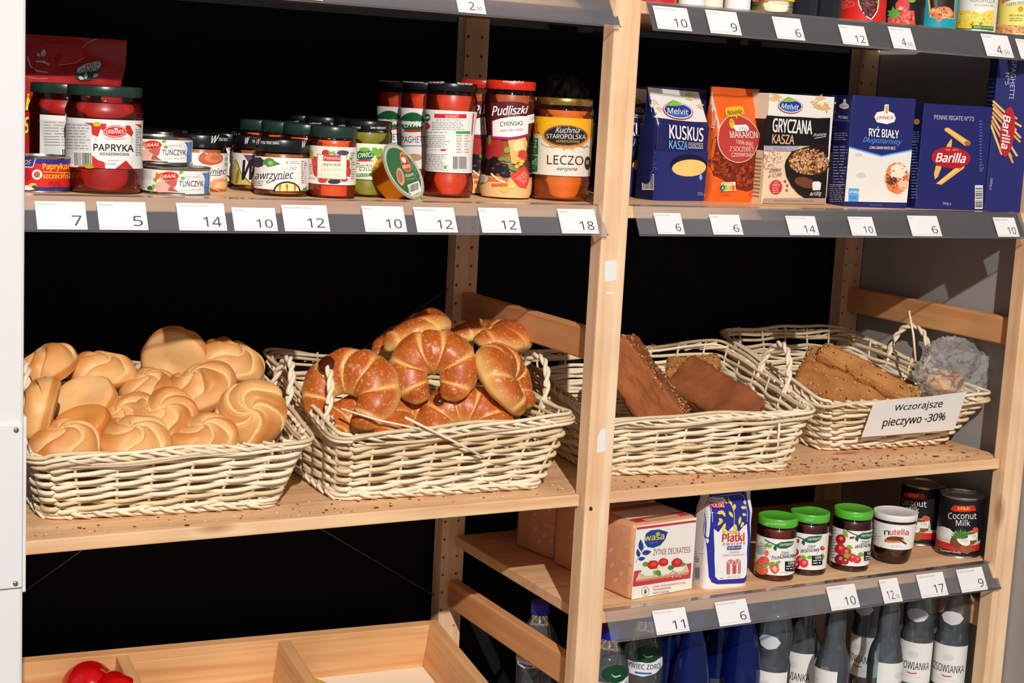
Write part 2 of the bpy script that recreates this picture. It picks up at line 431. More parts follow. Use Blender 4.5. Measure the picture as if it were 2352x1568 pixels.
# torn stickers and a screw hole on the middle post
ar = Art(plane_sheet(Vector((0, 0, 0)), Vector((1, 0, 0)), Vector((0, 0, 1))))
ar.poly([(1389, 600), (1417, 597), (1415, 644), (1389, 647)], (232, 228, 222))
ar.mesh('sticker', plane_map(Vector((0, -0.0003, 0)), Vector((1, 0, 0)), Vector((0, 0, 1))), posts[1])['label'] = 'white paper sticker'
ar = Art(plane_sheet(Vector((0, 0, 0)), Vector((1, 0, 0)), Vector((0, 0, 1))))
ar.poly([(1390, 673), (1397, 670), (1410, 671), (1409, 675), (1396, 676)], (232, 228, 222))
ar.mesh('sticker', plane_map(Vector((0, -0.0003, 0)), Vector((1, 0, 0)), Vector((0, 0, 1))), posts[1])['label'] = 'torn white sticker shred'
ar = Art(plane_sheet(Vector((0, 0, 0)), Vector((1, 0, 0)), Vector((0, 0, 1))))
ar.poly([(1372, 1005), (1380, 986), (1391, 984), (1391, 1036), (1371, 1039)], (232, 228, 222))
ar.mesh('sticker', plane_map(Vector((0, -0.0003, 0)), Vector((1, 0, 0)), Vector((0, 0, 1))), posts[1])['label'] = 'torn white paper sticker'
ar = Art(plane_sheet(Vector((0, 0, 0)), Vector((1, 0, 0)), Vector((0, 0, 1))))
ar.ell(1357, 1168, 4, 5, (60, 50, 20), wob=.2)
ar.mesh('screw_hole', plane_map(Vector((0, -0.0003, 0)), Vector((1, 0, 0)), Vector((0, 0, 1))), posts[1])

def shelf(x0, x1, z, rail=None):
    """board between two uprights: ears at the ends run between the front and back posts"""
    e = 0.0205; yb = YB - 0.004; t = 0.018
    out = [(x0 + .003, SHELF_Y0), (x1 - .003, SHELF_Y0), (x1 - .003, PD + .004), (x1 + e, PD + .008), (x1 + e, yb - .004), (x1 - .003, yb), (x0 + .003, yb), (x0 - e, yb - .004), (x0 - e, PD + .008), (x0 + .003, PD + .004)]
    bm = bmesh.new(); vs = [bm.verts.new((x, y, z - t)) for x, y in out]; f = bm.faces.new(vs)
    r = bmesh.ops.extrude_face_region(bm, geom=[f])
    for v in r['geom']:
        if isinstance(v, bmesh.types.BMVert): v.co.z = z
    bmesh.ops.recalc_face_normals(bm, faces=bm.faces[:])
    bmesh.ops.bevel(bm, geom=[e for e in bm.edges if abs(e.verts[0].co.z - e.verts[1].co.z) < 1e-6], offset=0.0016, segments=2, affect='EDGES', profile=.5)
    s = from_bm('shelf_board', bm, WX, unit)
    if rail:
        a, b = rail; bm = bmesh.new(); y0, y1 = SHELF_Y0 - 0.0012, SHELF_Y0 - 0.022; zt, zb = z + 0.0012, z - 0.0385
        prof = [(y0 + 0.012, zt + 0.0002), (y0, zt), (y1, zb), (y1 - 0.0022, zb), (y1 - 0.0022, zb - 0.0028), (y1 + 0.001, zb - 0.0028), (y1 + 0.001, zb + 0.0003), (y0 + 0.001, zt - 0.0012), (y0 + 0.012, zt - 0.001)]
        A = [bm.verts.new((a, p[0], p[1])) for p in prof]; B = [bm.verts.new((b, p[0], p[1])) for p in prof]
        n = len(prof)
        for i in range(n): bm.faces.new((A[i], A[(i + 1) % n], B[(i + 1) % n], B[i]))
        bm.faces.new(A[::-1]); bm.faces.new(B)
        q = from_bm('price_rail', bm, STRIP, s); q['label'] = 'clear plastic price rail'
    return s
XL = -PITCH_X + PW
shelf(XL, 0, Z1, (XL - .001, 0.004)); shelf(XL, 0, Z2, (XL - .001, 0.004)); shelf(XL, 0, Z0)
shelf(PW, PITCH_X, Z1, (0.0585, 0.836)); shelf(PW, PITCH_X, Z2, (0.0585, 0.836)); shelf(PW, PITCH_X, Z0); shelf(PW, PITCH_X, Z3, (0.0555, 0.858)); shelf(PW, PITCH_X, Z4)
# wire cross brace behind the left bay
STEEL = mat((150, 145, 140), 0.35, 0.5, 0.9)
for a, b in (((1020, 668), (42, 1368)), ((42, 805), (985, 1360))):
    p, q = onY(*a, 0.486), onY(*b, 0.486); d = (q - p)
    tube('brace_wire', [p - d * 0.03, q + d * 0.03], 0.0011, STEEL, unit)

# ------------------------------------------------------------------ white panel that hides the left end of the unit
WHITE = mat((222, 218, 217), 0.4, 0.4, var=0.02, name='white_enamel')
pn = thing('white_panel', 'white painted upright panel at the left end of the shelving', 'panel', (-1.0, -0.05, FZ))
def lbox(name, a, b, m, root, bev=0.002):
    o = box(name, Vector(a) - root.location, Vector(b) - root.location, m, root, bev); return o
lbox('panel_body', (-1.30, -0.058, FZ), (-0.8165, -0.030, 1.6), WHITE, pn, 0.004)
lbox('cover_plate', (-0.90, -0.0625, -0.034), (-0.8185, -0.0582, 0.165), WHITE, pn, 0.0015)
lbox('edge_strip', (-0.8168, -0.056, -0.042), (-0.8130, -0.032, 0.172), WHITE, pn, 0.001)
for z in (0.158, -0.028):
    bm = bmesh.new(); add_lathe(bm, [(0, 0), (.0032, 0), (.0030, .0012), (.0012, .0018), (0, .0018)], 16)
    bmesh.ops.transform(bm, matrix=Matrix.Translation(Vector((-0.8265, -0.0625, z)) - pn.location) @ Matrix.Rotation(math.pi / 2, 4, 'X'), verts=bm.verts[:])
    from_bm('screw', bm, TIN, pn, True)
# ------------------------------------------------------------------ price tags standing in the rails
PAPER = mat((230, 227, 225), 0.6, 0.2, var=0.01, name='tag_paper')
INK = (70, 66, 66)
def price_tag(quad, z, name, price, cents, label, group):
    tl, tr, br, bl = quad
    yA, zA, yB, zB = SHELF_Y0 - 0.0016, z + 0.0012, SHELF_Y0 - 0.0236, z - 0.0385
    up = Vector((0, yA - yB, zA - zB)).normalized(); ux = Vector((1, 0, 0)); O = Vector((0, yB - 0.0012, zB))
    T = plane_sheet(O, ux, up); C4 = [Vector(T(*q)) for q in (bl, br, tr, tl)]
    c0 = sum(C4, Vector((0, 0))) / 4
    v0 = min(C4[0].y, C4[1].y); v0 = 0.0003; v1 = (C4[2].y + C4[3].y) / 2
    uL = (C4[0].x + C4[3].x) / 2; uR = (C4[1].x + C4[2].x) / 2
    w, h = uR - uL, v1 - v0
    bm = bmesh.new(); add_box(bm, (0, -0.0002, 0), (w, 0.0002, h))
    o = from_bm('price_tag', bm, PAPER); o.matrix_world = Matrix(((1, 0, 0, uL), (0, up.z, up.y, O.y + up.y * v0), (0, -up.y, up.z, O.z + up.z * v0), (0, 0, 0, 1)))
    tag(o, label, 'price tag', group)
    A = Art(lambda x, y: (x * w, (1 - y) * h))
    A.text(name, .05, .06, .05 + min(.62, .041 * len(name)), .16, (150, 146, 144))
    x1 = 0.93 if not cents else 0.60
    asp = h / w
    nw = (0.17 if len(price) == 1 else 0.33) * min(1.15, 0.115 / 0.065 * 0.04 / w + .25)
    x1 = .90 if not cents else .62
    A.text(price, x1 - nw, .50, x1, .86, INK)
    if cents: A.text(',' + cents, x1 + .02, .68, x1 + .26, .88, (110, 106, 106))
    A.text('zł', .93, .79, .975, .87, (150, 150, 150))
    A.rect(0, .905, 1, .92, (196, 192, 190))
    A.mesh('print', plane_map(Vector((0, -0.00024, 0)), Vector((1, 0, 0)), Vector((0, 0, 1))), o)
    return o
G = 'price tags in the shelf rails'
for q, z, nm, pr, ce, lb in [
    (((80, 462), (195, 463), (201, 526), (85, 525)), Z2, 'Paprykarz', '7', '', 'white price tag reading 7 under the red and blue fish can'),
    (((222, 463), (334, 464), (340, 527), (228, 526)), Z2, 'Pasztet', '5', '', 'white price tag reading 5 below the pickled pepper jar'),
    (((405, 466), (515, 467), (520, 527), (411, 527)), Z2, 'Tuńczyk w puszce', '14', '', 'white price tag reading 14 beneath the tuna cans'),
    (((532, 476), (632, 478), (637, 528), (538, 528)), Z2, 'hummus', '10', '', 'shorter white tag reading 10, right of the tuna tag'),
    (((648, 471), (750, 471), (757, 528), (652, 528)), Z2, 'Pasta wawrzyniec', '12', '', 'white price tag reading 12 under the aubergine spread jar'),
    (((831, 473), (925, 474), (935, 531), (838, 530)), Z2, 'Ajvar', '10', '', 'white price tag reading Ajvar 10 beneath the green pesto jars'),
    (((950, 475), (1042, 477), (1051, 532), (957, 531)), Z2, 'Pesto łowicz', '12', '', 'white price tag for pesto reading 12, below the leaning tin'),
    (((1099, 477), (1188, 478), (1196, 533), (1106, 532)), Z2, 'Sos', '12', '', 'white price tag reading Sos 12 under the red-lidded sauce jar'),
    (((1281, 480), (1365, 480), (1375, 533), (1289, 532)), Z2, 'Leczo', '18', '', 'white price tag reading 18 beside the middle post'),
    (((1043, -23), (1104, -19), (1120, 34), (1054, 29)), Z1, 'Chrzan', '2', '50', 'white price tag reading 2,50 on the topmost left rail'),
    (((684, -52), (730, -50), (745, 3), (697, 0)), Z1, 'Musztarda', '3', '', 'price tag at the upper picture edge, only its bottom showing'),
    (((1500, 12), (1579, 20.4), (1588, 71), (1509, 63.7)), Z1, 'Ketchup pudliszki', '10', '', 'white price tag reading 10 below the white bottle bases'),
    (((1621, 22), (1692, 28.6), (1703, 82), (1631, 76)), Z1, 'Sos Heinz', '9', '', 'white price tag reading 9 on the upper right rail'),
    (((1774, 38), (1837.5, 43.5), (1849, 94), (1784.5, 89)), Z1, 'Majonez', '6', '', 'white price tag reading 6 below the mayonnaise jar'),
    (((1926, 55.7), (1985, 62), (1995, 106), (1936, 101.5)), Z1, 'Fasola', '12', '', 'white price tag reading 12 under the red bean can'),
    (((2040.7, 60.5), (2092.8, 65.7), (2102.7, 115), (2051.4, 110.5)), Z1, 'Pomidory w puszce', '4', '50', 'white tag reading 4,50 under the black tomato can'),
    (((2254, 78), (2315, 82), (2327.6, 133), (2266, 128.4)), Z1, 'Groszek', '4', '50', 'white tag reading 4,50 under the sweetcorn can'),
    (((2332.8, 89.4), (2385, 93), (2396, 139), (2344, 134)), Z1, 'Ciecierzyca', '5', '', 'price tag cut by the right picture edge'),
    (((1502, 488), (1564, 490), (1571, 536), (1510, 534)), Z2, 'Kasza gryczana', '6', '', 'white price tag reading 6 below the couscous bag'),
    (((1630, 493), (1698, 493), (1706, 537), (1637, 536)), Z2, 'Kuskus', '6', '', 'white price tag reading 6 under the orange lentil pasta bag'),
    (((1805, 495), (1873, 497), (1880, 540), (1813, 539)), Z2, 'Makaron z soczewicy', '14', '', 'white price tag reading 14 under the buckwheat box'),
    (((1948, 497.5), (2004, 498), (2012, 541), (1956, 540)), Z2, 'Kasza gryczana', '10', '', 'white price tag reading 10 under the rice box'),
    (((2086, 495), (2154, 496), (2161, 542), (2093, 541)), Z2, 'ryż', '6', '', 'white price tag reading 6 under the penne box'),
    (((2282, 499), (2332, 500), (2339, 543), (2290, 540)), Z2, 'Makaron Barilla', '10', '', 'white price tag reading 10 beneath the tall spaghetti box'),
    (((1499, 1403), (1574, 1393), (1581, 1442), (1507, 1454.6)), Z3, 'Wasa pieczywo', '11', '', 'white price tag reading 11 below the crispbread pack'),
    (((1642.5, 1383), (1714, 1374), (1722, 1424), (1651, 1433.5)), Z3, 'Płatki owsiane górskie', '6', '', 'white price tag reading 6 below the oat flakes bag'),
    (((1899, 1347), (1964, 1340), (1972.5, 1389), (1907, 1396.5)), Z3, 'Dżem herbapol', '10', '', 'white price tag reading 10 under the jam jars'),
    (((2020, 1332), (2061.6, 1325.5), (2070.6, 1375.4), (2028.5, 1380.6)), Z3, 'nutella', '12', '50', 'narrow white tag reading 12,50 under the hazelnut spread jar'),
    (((2106, 1320), (2166, 1312), (2174.8, 1357.8), (2113, 1366.8)), Z3, 'masło orzechowe', '17', '', 'white price tag reading 17 on the lowest rail'),
    (((2197.6, 1308), (2256.5, 1300.5), (2265, 1345), (2205.8, 1354)), Z3, 'mleczko kokosowe', '9', '', 'white price tag reading 9 under the coconut milk can'),
]: price_tag(q, z, nm, pr, ce, lb, G)
# ------------------------------------------------------------------ wicker baskets
CANE = mat((238, 220, 192), 0.5, 0.35, var=0.16, scale=45, name='peeled_willow')
CANE2 = mat((220, 197, 158), 0.55, 0.3, var=0.2, scale=45, name='peeled_willow_dark')
def basket(label, base, rim, seed, rows=11, handles=(0.50, 0.50)):
    """base, rim: corners front-left, front-right, back-right, back-left in the world"""
    rnd = random.Random(seed)
    base = [Vector(b) for b in base]; rim = [Vector(r) for r in rim]
    ctr = sum(base, Vector()) / 4; ctr.z = base[0].z
    root = thing('wicker_basket', label, 'basket', ctr, 0, 'wicker bread baskets on the middle shelf')
    base = [b - ctr for b in base]; rim = [r - ctr for r in rim]
    def loop(t, n=46, rad=0.022, out=0.0):
        C = [b.lerp(r, t) for b, r in zip(base, rim)]; pts = []; side = []
        for i in range(4):
            p, a, b, c = C[i - 1], C[i], C[(i + 1) % 4], C[(i + 2) % 4]
            d0 = (b - a).normalized(); A = a + d0 * rad; B = b - d0 * rad
            for k in range(n): pts.append(A.lerp(B, k / n)); side.append(i)
            d1 = (c - b).normalized(); E = b + d1 * rad
            for k in range(5):
                u = k / 5; pts.append(B * (1 - u) ** 2 + b * (2 * u * (1 - u)) + E * u * u); side.append(i + .5)
        res = []
        N = len(pts)
        for i, p in enumerate(pts):
            t_ = pts[(i + 1) % N] - pts[i - 1]; o = Vector((t_.y, -t_.x, 0)).normalized()
            res.append((p + o * out, o, side[i]))
        return res
    L0 = loop(0.5); length = [0]
    for i in range(1, len(L0)): length.append(length[-1] + (L0[i][0] - L0[i - 1][0]).length)
    total = length[-1] + (L0[0][0] - L0[-1][0]).length
    ns = 2 * round(total / 0.050 / 2) + 1; ph = lambda i: math.pi * length[i] / total * ns
    # stakes
    bm = bmesh.new(); lows = loop(0.0); tops = loop(1.0)
    for k in range(ns):
        s = (k + .5) / ns * total; i = min(range(len(length)), key=lambda j: abs(length[j] - s))
        a, b = lows[i][0], tops[i][0]
        add_tube(bm, [a + Vector((0, 0, .003)), a.lerp(b, .5), b + Vector((0, 0, .002))], 0.0021, 6)
    from_bm('stake_work', bm, CANE2, root, True)
    # weavers
    bm = bmesh.new()
    for r in range(rows):
        t = 0.135 + (0.80 - 0.135) * r / (rows - 1); P = loop(t); pts = []; rad = 0.0034 * rnd.uniform(.88, 1.1); f = rnd.uniform(0, 6)
        for i, (p, o, sd) in enumerate(P):
            # each row starts as two staggered rods
            w = math.cos(ph(i) + math.pi * r)
            pts.append(p + o * (0.0042 * w) + Vector((0, 0, 0.0011 * math.sin(i * .13 + f) + 0.0016 * math.sin(ph(i) + math.pi * r))))
        add_tube(bm, pts, rad, 6, True, 1 if rnd.random() < .3 else 0)
        if r < rows - 1:            # the raised back and the rear of the sides carry in-between rods
            t2 = t + (0.80 - 0.135) / (rows - 1) / 2; P = loop(t2); pts = []
            for i, (p, o, sd) in enumerate(P):
                if 1.45 < sd < 3.4 or (sd == 1 and (i % 51) > 24): pts.append(p + o * (0.0042 * math.cos(ph(i) + math.pi * r)) + Vector((0, 0, .0008 * math.sin(i * .2 + f))))
            add_tube(bm, pts, 0.0030, 6)
    from_bm('weave', bm, [CANE, CANE2], root, True)
    # plaited rim: long rods wound round each other plus short slanting ends
    bm = bmesh.new()
    for k in range(6):
        f = k * 2.1; P = loop(rnd.uniform(.87, 1.0), out=0.002); pts = []
        for i, (p, o, sd) in enumerate(P):
            q = i * .085 + f
            pts.append(p + o * (0.0055 * math.cos(q) + .002) + Vector((0, 0, 0.0042 * math.sin(q) + 0.0012 * math.sin(i * .31 + f * 3))))
        add_tube(bm, pts, 0.0028 * rnd.uniform(.85, 1.15), 6, True, k % 2)
    P = loop(0.95, out=.004)
    for i in range(0, len(P), 4):
        a, o, _ = P[i]; b, o2, _ = P[(i + rnd.choice((6, 7, 8))) % len(P)]
        m = (a + b) / 2 + o * 0.007
        add_tube(bm, [a - o * .004 + Vector((0, 0, .006)), m + Vector((0, 0, .001)), b + o2 * .001 + Vector((0, 0, -.007))], [.0024, .0025, .0015], 6)
    from_bm('rim', bm, [CANE, CANE2], root, True)
    # foot border and bottom
    bm = bmesh.new()
    for k in range(2):
        P = loop(0.0, out=0.001 + .003 * k); add_tube(bm, [p + Vector((0, 0, .0036 + .006 * k + .0008 * math.sin(i * .2 + k))) for i, (p, o, _) in enumerate(P)], 0.0029, 6, True)
    P = loop(0.03, out=.002)
    for i in range(0, len(P), 5):
        a, o, _ = P[i]; b, o2, _ = P[(i + 6) % len(P)]
        add_tube(bm, [a - o * .002 + Vector((0, 0, .012)), (a + b) / 2 + o * .0065 + Vector((0, 0, .0055)), b + o2 * .003 + Vector((0, 0, -.0006))], [.0028, .003, .0021], 6)
    from_bm('foot_border', bm, CANE, root, True)
    bm = bmesh.new(); n = 26
    for k in range(n):
        u = (k + .5) / n; a = base[0].lerp(base[3], u); b = base[1].lerp(base[2], u)
        add_tube(bm, [a.lerp(b, j / 14) + Vector((0, 0, .0065 + .0016 * math.cos(math.pi * (j + k)))) for j in range(15)], 0.0036, 6)
    from_bm('bottom', bm, CANE2, root, True)
    # rope handles at both ends
    for side, (i0, i1), pos in (('l', (0, 3), handles[0]), ('r', (1, 2), handles[1])):
        if pos is None: continue
        a, b = rim[i0], rim[i1]; d = b - a; c = a.lerp(b, pos); e = d.normalized() * 0.046
        out = Vector((0, 0, 1)); sgn = -1 if side == 'l' else 1
        lean = Vector((d.y, -d.x, 0)).normalized() * 0.016
        bm = bmesh.new()
        for s in range(2):
            pts = []
            for k in range(49):
                u = k / 48; ang = math.pi * (1.10 * u - .05)
                p = c - e * math.cos(ang) * (1.0) + Vector((0, 0, 0.062 * math.sin(ang) - .004)) + lean * math.sin(ang)
                nr = (-e.normalized() * math.cos(ang) + Vector((0, 0, math.sin(ang)))).normalized(); bi = lean.normalized()
                q = 2 * math.pi * 4.2 * u + math.pi * s
                pts.append(p + (nr * math.cos(q) + bi * math.sin(q)) * .0030)
            add_tube(bm, pts, 0.0034, 7)
        for u in (0.06, 0.94):
            ang = math.pi * (1.10 * u - .05); p = c - e * math.cos(ang)
            add_tube(bm, [p + Vector((0, 0, .004)) + lean * .6, p + Vector((0, 0, -.006)) + lean * .9, p + Vector((0, 0, -.018)) + lean * .25, p + Vector((0, 0, -.022)) - lean * .4], .0028, 6)
        from_bm('handle', bm, CANE, root, True)
    return root
def V3(p, z): return (p.x, p.y, z)
b1 = basket('wicker basket piled with pale knotted rolls beside the white panel',
    ((-.757, .100, 0), (-.452, .072, 0), (-.425, .385, 0), (-.745, .40, 0)),
    ((-.782, .062, .092), (-.414, .056, .097), (-.375, .415, .140), (-.755, .43, .150)), 3)
b2 = basket('wicker basket filled with browned sugared croissants left of the middle post',
    ((-.361, .080, 0), (-.041, .060, 0), (-.040, .375, 0), (-.345, .385, 0)),
    ((-.368, .056, .098), (.016, .072, .106), (.010, .40, .128), (-.352, .405, .162)), 5, handles=(.32, .42))
b3 = basket('wicker basket holding dark rye loaves right of the middle post',
    ((.085, .105, 0), (.409, .046, 0), (.445, .345, 0), (.12, .40, 0)),
    ((.066, .078, .094), (.452, .045, .100), (.498, .370, .160), (.108, .43, .140)), 8, handles=(None, .42))
p = onZ(1906, 922, .098); q = onZ(2280, 917, .096)
b4 = basket('wicker basket with a taped paper sign for discounted bread',
    ((.568, .150, 0), (.830, .132, 0), (.835, .42, 0), (.60, .435, 0)),
    ((.520, .105, .096), (.872, .066, .100), (.840, .435, .165), (.545, .435, .172)), 11, handles=(None, .55))
# loose canes
def cane(root, pts, r=0.0018): 
    o = tube('loose_cane', [Vector(p) - root.location for p in pts], r, CANE, root, 6); o['label'] = 'broken willow cane sticking out'; return o
cane(b4, [onX(2103, 830, .80), onX(2098, 770, .80), onX(2088, 714, .80)], .0022)
f = lambda x, y: onY(x, y, .047)
cane(b2, [f(930, 958), f(985, 985), f(1060, 1022), f(1112, 1050)], .002)
cane(b2, [f(822, 958) + Vector((0, .06, 0)), f(890, 975) + Vector((0, .03, 0)), f(965, 985)], .0018)
cane(b3, [onY(1790, 972, .038), onY(1788, 1010, .045), onY(1783, 1058, .05)], .002)
# paper sign on the front of the discount basket
sg_a, sg_b = Vector((.520, .105, .096)), Vector((.872, .066, .100))
ux = (sg_b - sg_a); ux.z = 0; ux.normalize(); dn = Vector((0, .040, -.098)); uz = (-dn).normalized()
O = sg_a + Vector((.0, -.0125, 0)); n = ux.cross(uz)
T = plane_sheet(O, ux, uz)
sign = thing('paper_sign', 'white paper sign with bold lettering on the rightmost basket front', 'sign', O)
A = Art(T, (1360, 660, 2.371))
A.quad((1528, 641), (2028, 597), (1965, 806), (1470, 826), (236, 234, 230))
A.mesh('paper', plane_map(Vector((0, 0, 0)), ux, uz), sign)
A = Art(T, (1360, 660, 2.371)); K = (40, 38, 40)
A.text('Wczorajsze', 0, 0, 0, 0, K, .025, .18, ((1648, 655), (1900, 636), (1898, 688), (1645, 695)))
A.text('pieczywo -30%', 0, 0, 0, 0, K, .025, .18, ((1580, 728), (1918, 706), (1912, 762), (1577, 784)))
A.mesh('lettering', plane_map(n * 0.0004, ux, uz), sign)
# ------------------------------------------------------------------ bread
def crust(name, dark, pale, rough=0.5, fine=140.0, spots=0.25, coat=0.0, sugar=0.0, bump=0.22):
    m = bpy.data.materials.new(name); m.use_nodes = True; nt = m.node_tree; b = nt.nodes['Principled BSDF']; N, Lk = nt.nodes.new, nt.links.new
    at = N('ShaderNodeAttribute'); at.attribute_name = 'bake'
    tc = N('ShaderNodeTexCoord'); n1 = N('ShaderNodeTexNoise'); n1.inputs['Scale'].default_value = 28; n1.inputs['Detail'].default_value = 5; Lk(tc.outputs['Object'], n1.inputs['Vector'])
    ad = N('ShaderNodeMath'); ad.operation = 'MULTIPLY_ADD'; Lk(n1.outputs['Fac'], ad.inputs[0]); ad.inputs[1].default_value = spots * 2; Lk(at.outputs['Fac'], ad.inputs[2])
    sb = N('ShaderNodeMath'); sb.operation = 'SUBTRACT'; Lk(ad.outputs[0], sb.inputs[0]); sb.inputs[1].default_value = spots; sb.use_clamp = True
    rp = N('ShaderNodeValToRGB'); rp.color_ramp.elements[0].color = lin(pale); rp.color_ramp.elements[1].color = lin(dark)
    e = rp.color_ramp.elements.new(0.5); e.color = lin(tuple((a * .45 + c * .55) for a, c in zip(dark, pale)))
    Lk(sb.outputs[0], rp.inputs['Fac']); col = rp.outputs['Color']
    n2 = N('ShaderNodeTexNoise'); n2.inputs['Scale'].default_value = fine; n2.inputs['Detail'].default_value = 4; Lk(tc.outputs['Object'], n2.inputs['Vector'])
    if sugar:
        r3 = N('ShaderNodeValToRGB'); r3.color_ramp.elements[0].position = 0.56; r3.color_ramp.elements[1].position = 0.72; Lk(n2.outputs['Fac'], r3.inputs['Fac'])
        ml = N('ShaderNodeMath'); ml.operation = 'MULTIPLY'; ml.inputs[1].default_value = sugar; Lk(r3.outputs['Color'], ml.inputs[0])
        mx = N('ShaderNodeMix'); mx.data_type = 'RGBA'; Lk(ml.outputs[0], mx.inputs['Factor']); Lk(col, mx.inputs['A']); mx.inputs['B'].default_value = lin((240, 205, 160)); col = mx.outputs['Result']
    Lk(col, b.inputs['Base Color']); b.inputs['Roughness'].default_value = rough; b.inputs['Specular IOR Level'].default_value = 0.35; b.inputs['Coat Weight'].default_value = coat; b.inputs['Coat Roughness'].default_value = .25
    b.inputs['Subsurface Weight'].default_value = 0.0
    bp = N('ShaderNodeBump'); bp.inputs['Strength'].default_value = bump; bp.inputs['Distance'].default_value = 0.0012; Lk(n2.outputs['Fac'], bp.inputs['Height']); Lk(bp.outputs['Normal'], b.inputs['Normal'])
    return m
ROLL_C = crust('pale_roll_crust', (200, 122, 54), (240, 196, 134), .5, 160, .34)
ROLL_O = crust('orange_roll_crust', (196, 104, 34), (226, 158, 80), .5, 160, .3)
CROI_C = crust('brown_croissant_crust', (182, 88, 28), (250, 204, 122), .38, 260, .22, .06, .5)
RYE_C = crust('dark_rye_crumb', (112, 58, 26), (172, 100, 54), .85, 330, .3, bump=.7)
SEED_C = crust('seeded_crust', (134, 76, 32), (196, 136, 76), .75, 230, .35, bump=.7)
def attr_mesh(name, bm, bake, m):
    me = bpy.data.meshes.new(name); bm.verts.index_update(); vals = [bake[v] for v in bm.verts]; bmesh.ops.recalc_face_normals(bm, faces=bm.faces[:]); bm.to_mesh(me); bm.free()
    a = me.attributes.new('bake', 'FLOAT', 'POINT'); a.data.foreach_set('value', vals); me.materials.append(m); me.shade_smooth(); return me
def roll_mesh(seed, R=0.047, H=0.031, Hb=0.019):
    """knotted roll: five overlapping petals swirl from the crown, smooth pale underside with a dimple"""
    rnd = random.Random(seed); bm = bmesh.new(); bake = {}; NT, NR = 150, 30; rings = []; hand = rnd.choice((1, 1, -1))
    top = bm.verts.new((0, 0, H * .80)); bake[top] = .3
    ks = [rnd.uniform(.55, 1.3) for _ in range(5)]; off = Vector((rnd.uniform(0, 9), rnd.uniform(0, 9), rnd.uniform(0, 9)))
    for ir in range(1, 2 * NR):
        q = ir / NR; ring = []
        for it in range(NT):
            th = 2 * math.pi * it / NT
            if q <= 1:
                x = math.sin(q * math.pi / 2) ; z = H * math.cos(q * math.pi / 2) ** .8
                wv = noise.noise(Vector((math.cos(th) * q * 1.6, math.sin(th) * q * 1.6, 0)) + off); f = (5 * (th / (2 * math.pi)) + hand * (1.25 + .5 * ks[0]) * q ** .9 + .55 * wv) % 5; k = int(f); f -= k
                petal = math.sin(math.pi * min(1, (.06 + .94 * f) ** .66)) ; w = min(1, q * 4) * (1 - max(0, (q - .78) / .22))
                crease = ks[(k + 2) % 5] * math.exp(-(min(f, 1 - f) / .10) ** 2)
                z += w * (0.0075 * petal * ks[k % 5] - 0.0050 * crease - .003); x *= 1 + .04 * w * (petal - .5) - .05 * crease * max(0, (q - .4))
                bk = .12 + .75 * max(0, math.sin(q * math.pi)) * petal * ks[k % 5] - .5 * crease * w + .1 * q
            else:
                p = q - 1; x = math.cos(p * math.pi / 2) ** .55; z = -Hb * math.sin(p * math.pi / 2) ** .9
                if p > .45: z += 0.008 * ((p - .45) / .55) ** 1.5
                bk = .45 - .3 * p + (.45 if .1 < p < .35 else 0)
            v = Vector((R * x * math.cos(th), R * x * math.sin(th), z)); v += v.normalized() * (.0024 * noise.noise(v * 38 + off) + .0075 * noise.noise(v * 15 + off))
            b = bm.verts.new(v); bake[b] = max(0, min(1, bk)); ring.append(b)
        rings.append(ring)
    for i in range(NT): bm.faces.new((top, rings[0][i], rings[0][(i + 1) % NT]))
    for A, B in zip(rings, rings[1:]):
        for i in range(NT): bm.faces.new((A[i], B[i], B[(i + 1) % NT], A[(i + 1) % NT]))
    bt = bm.verts.new((0, 0, -Hb + .010)); bake[bt] = .3
    for i in range(NT): bm.faces.new((bt, rings[-1][(i + 1) % NT], rings[-1][i]))
    return attr_mesh('knotted_roll', bm, bake, ROLL_C)
def view_frame(n, spin=0.0, hint=(0, 1, 0)):
    """rotation whose local Z points along n, given as right, up, towards the viewer"""
    w = (RGT * n[0] + UPV * n[1] - FWD * n[2]).normalized(); h = (RGT * hint[0] + UPV * hint[1] - FWD * hint[2])
    y = (h - w * h.dot(w)).normalized(); x = y.cross(w)
    return Matrix(((x.x, y.x, w.x), (x.y, y.y, w.y), (x.z, y.z, w.z))).to_4x4() @ Matrix.Rotation(spin, 4, 'Z')
RM = [roll_mesh(s) for s in (1, 2, 4, 9)]
RM_O = RM[1].copy(); RM_O.materials.clear(); RM_O.materials.append(ROLL_O)
G = 'knotted white rolls in the left basket'
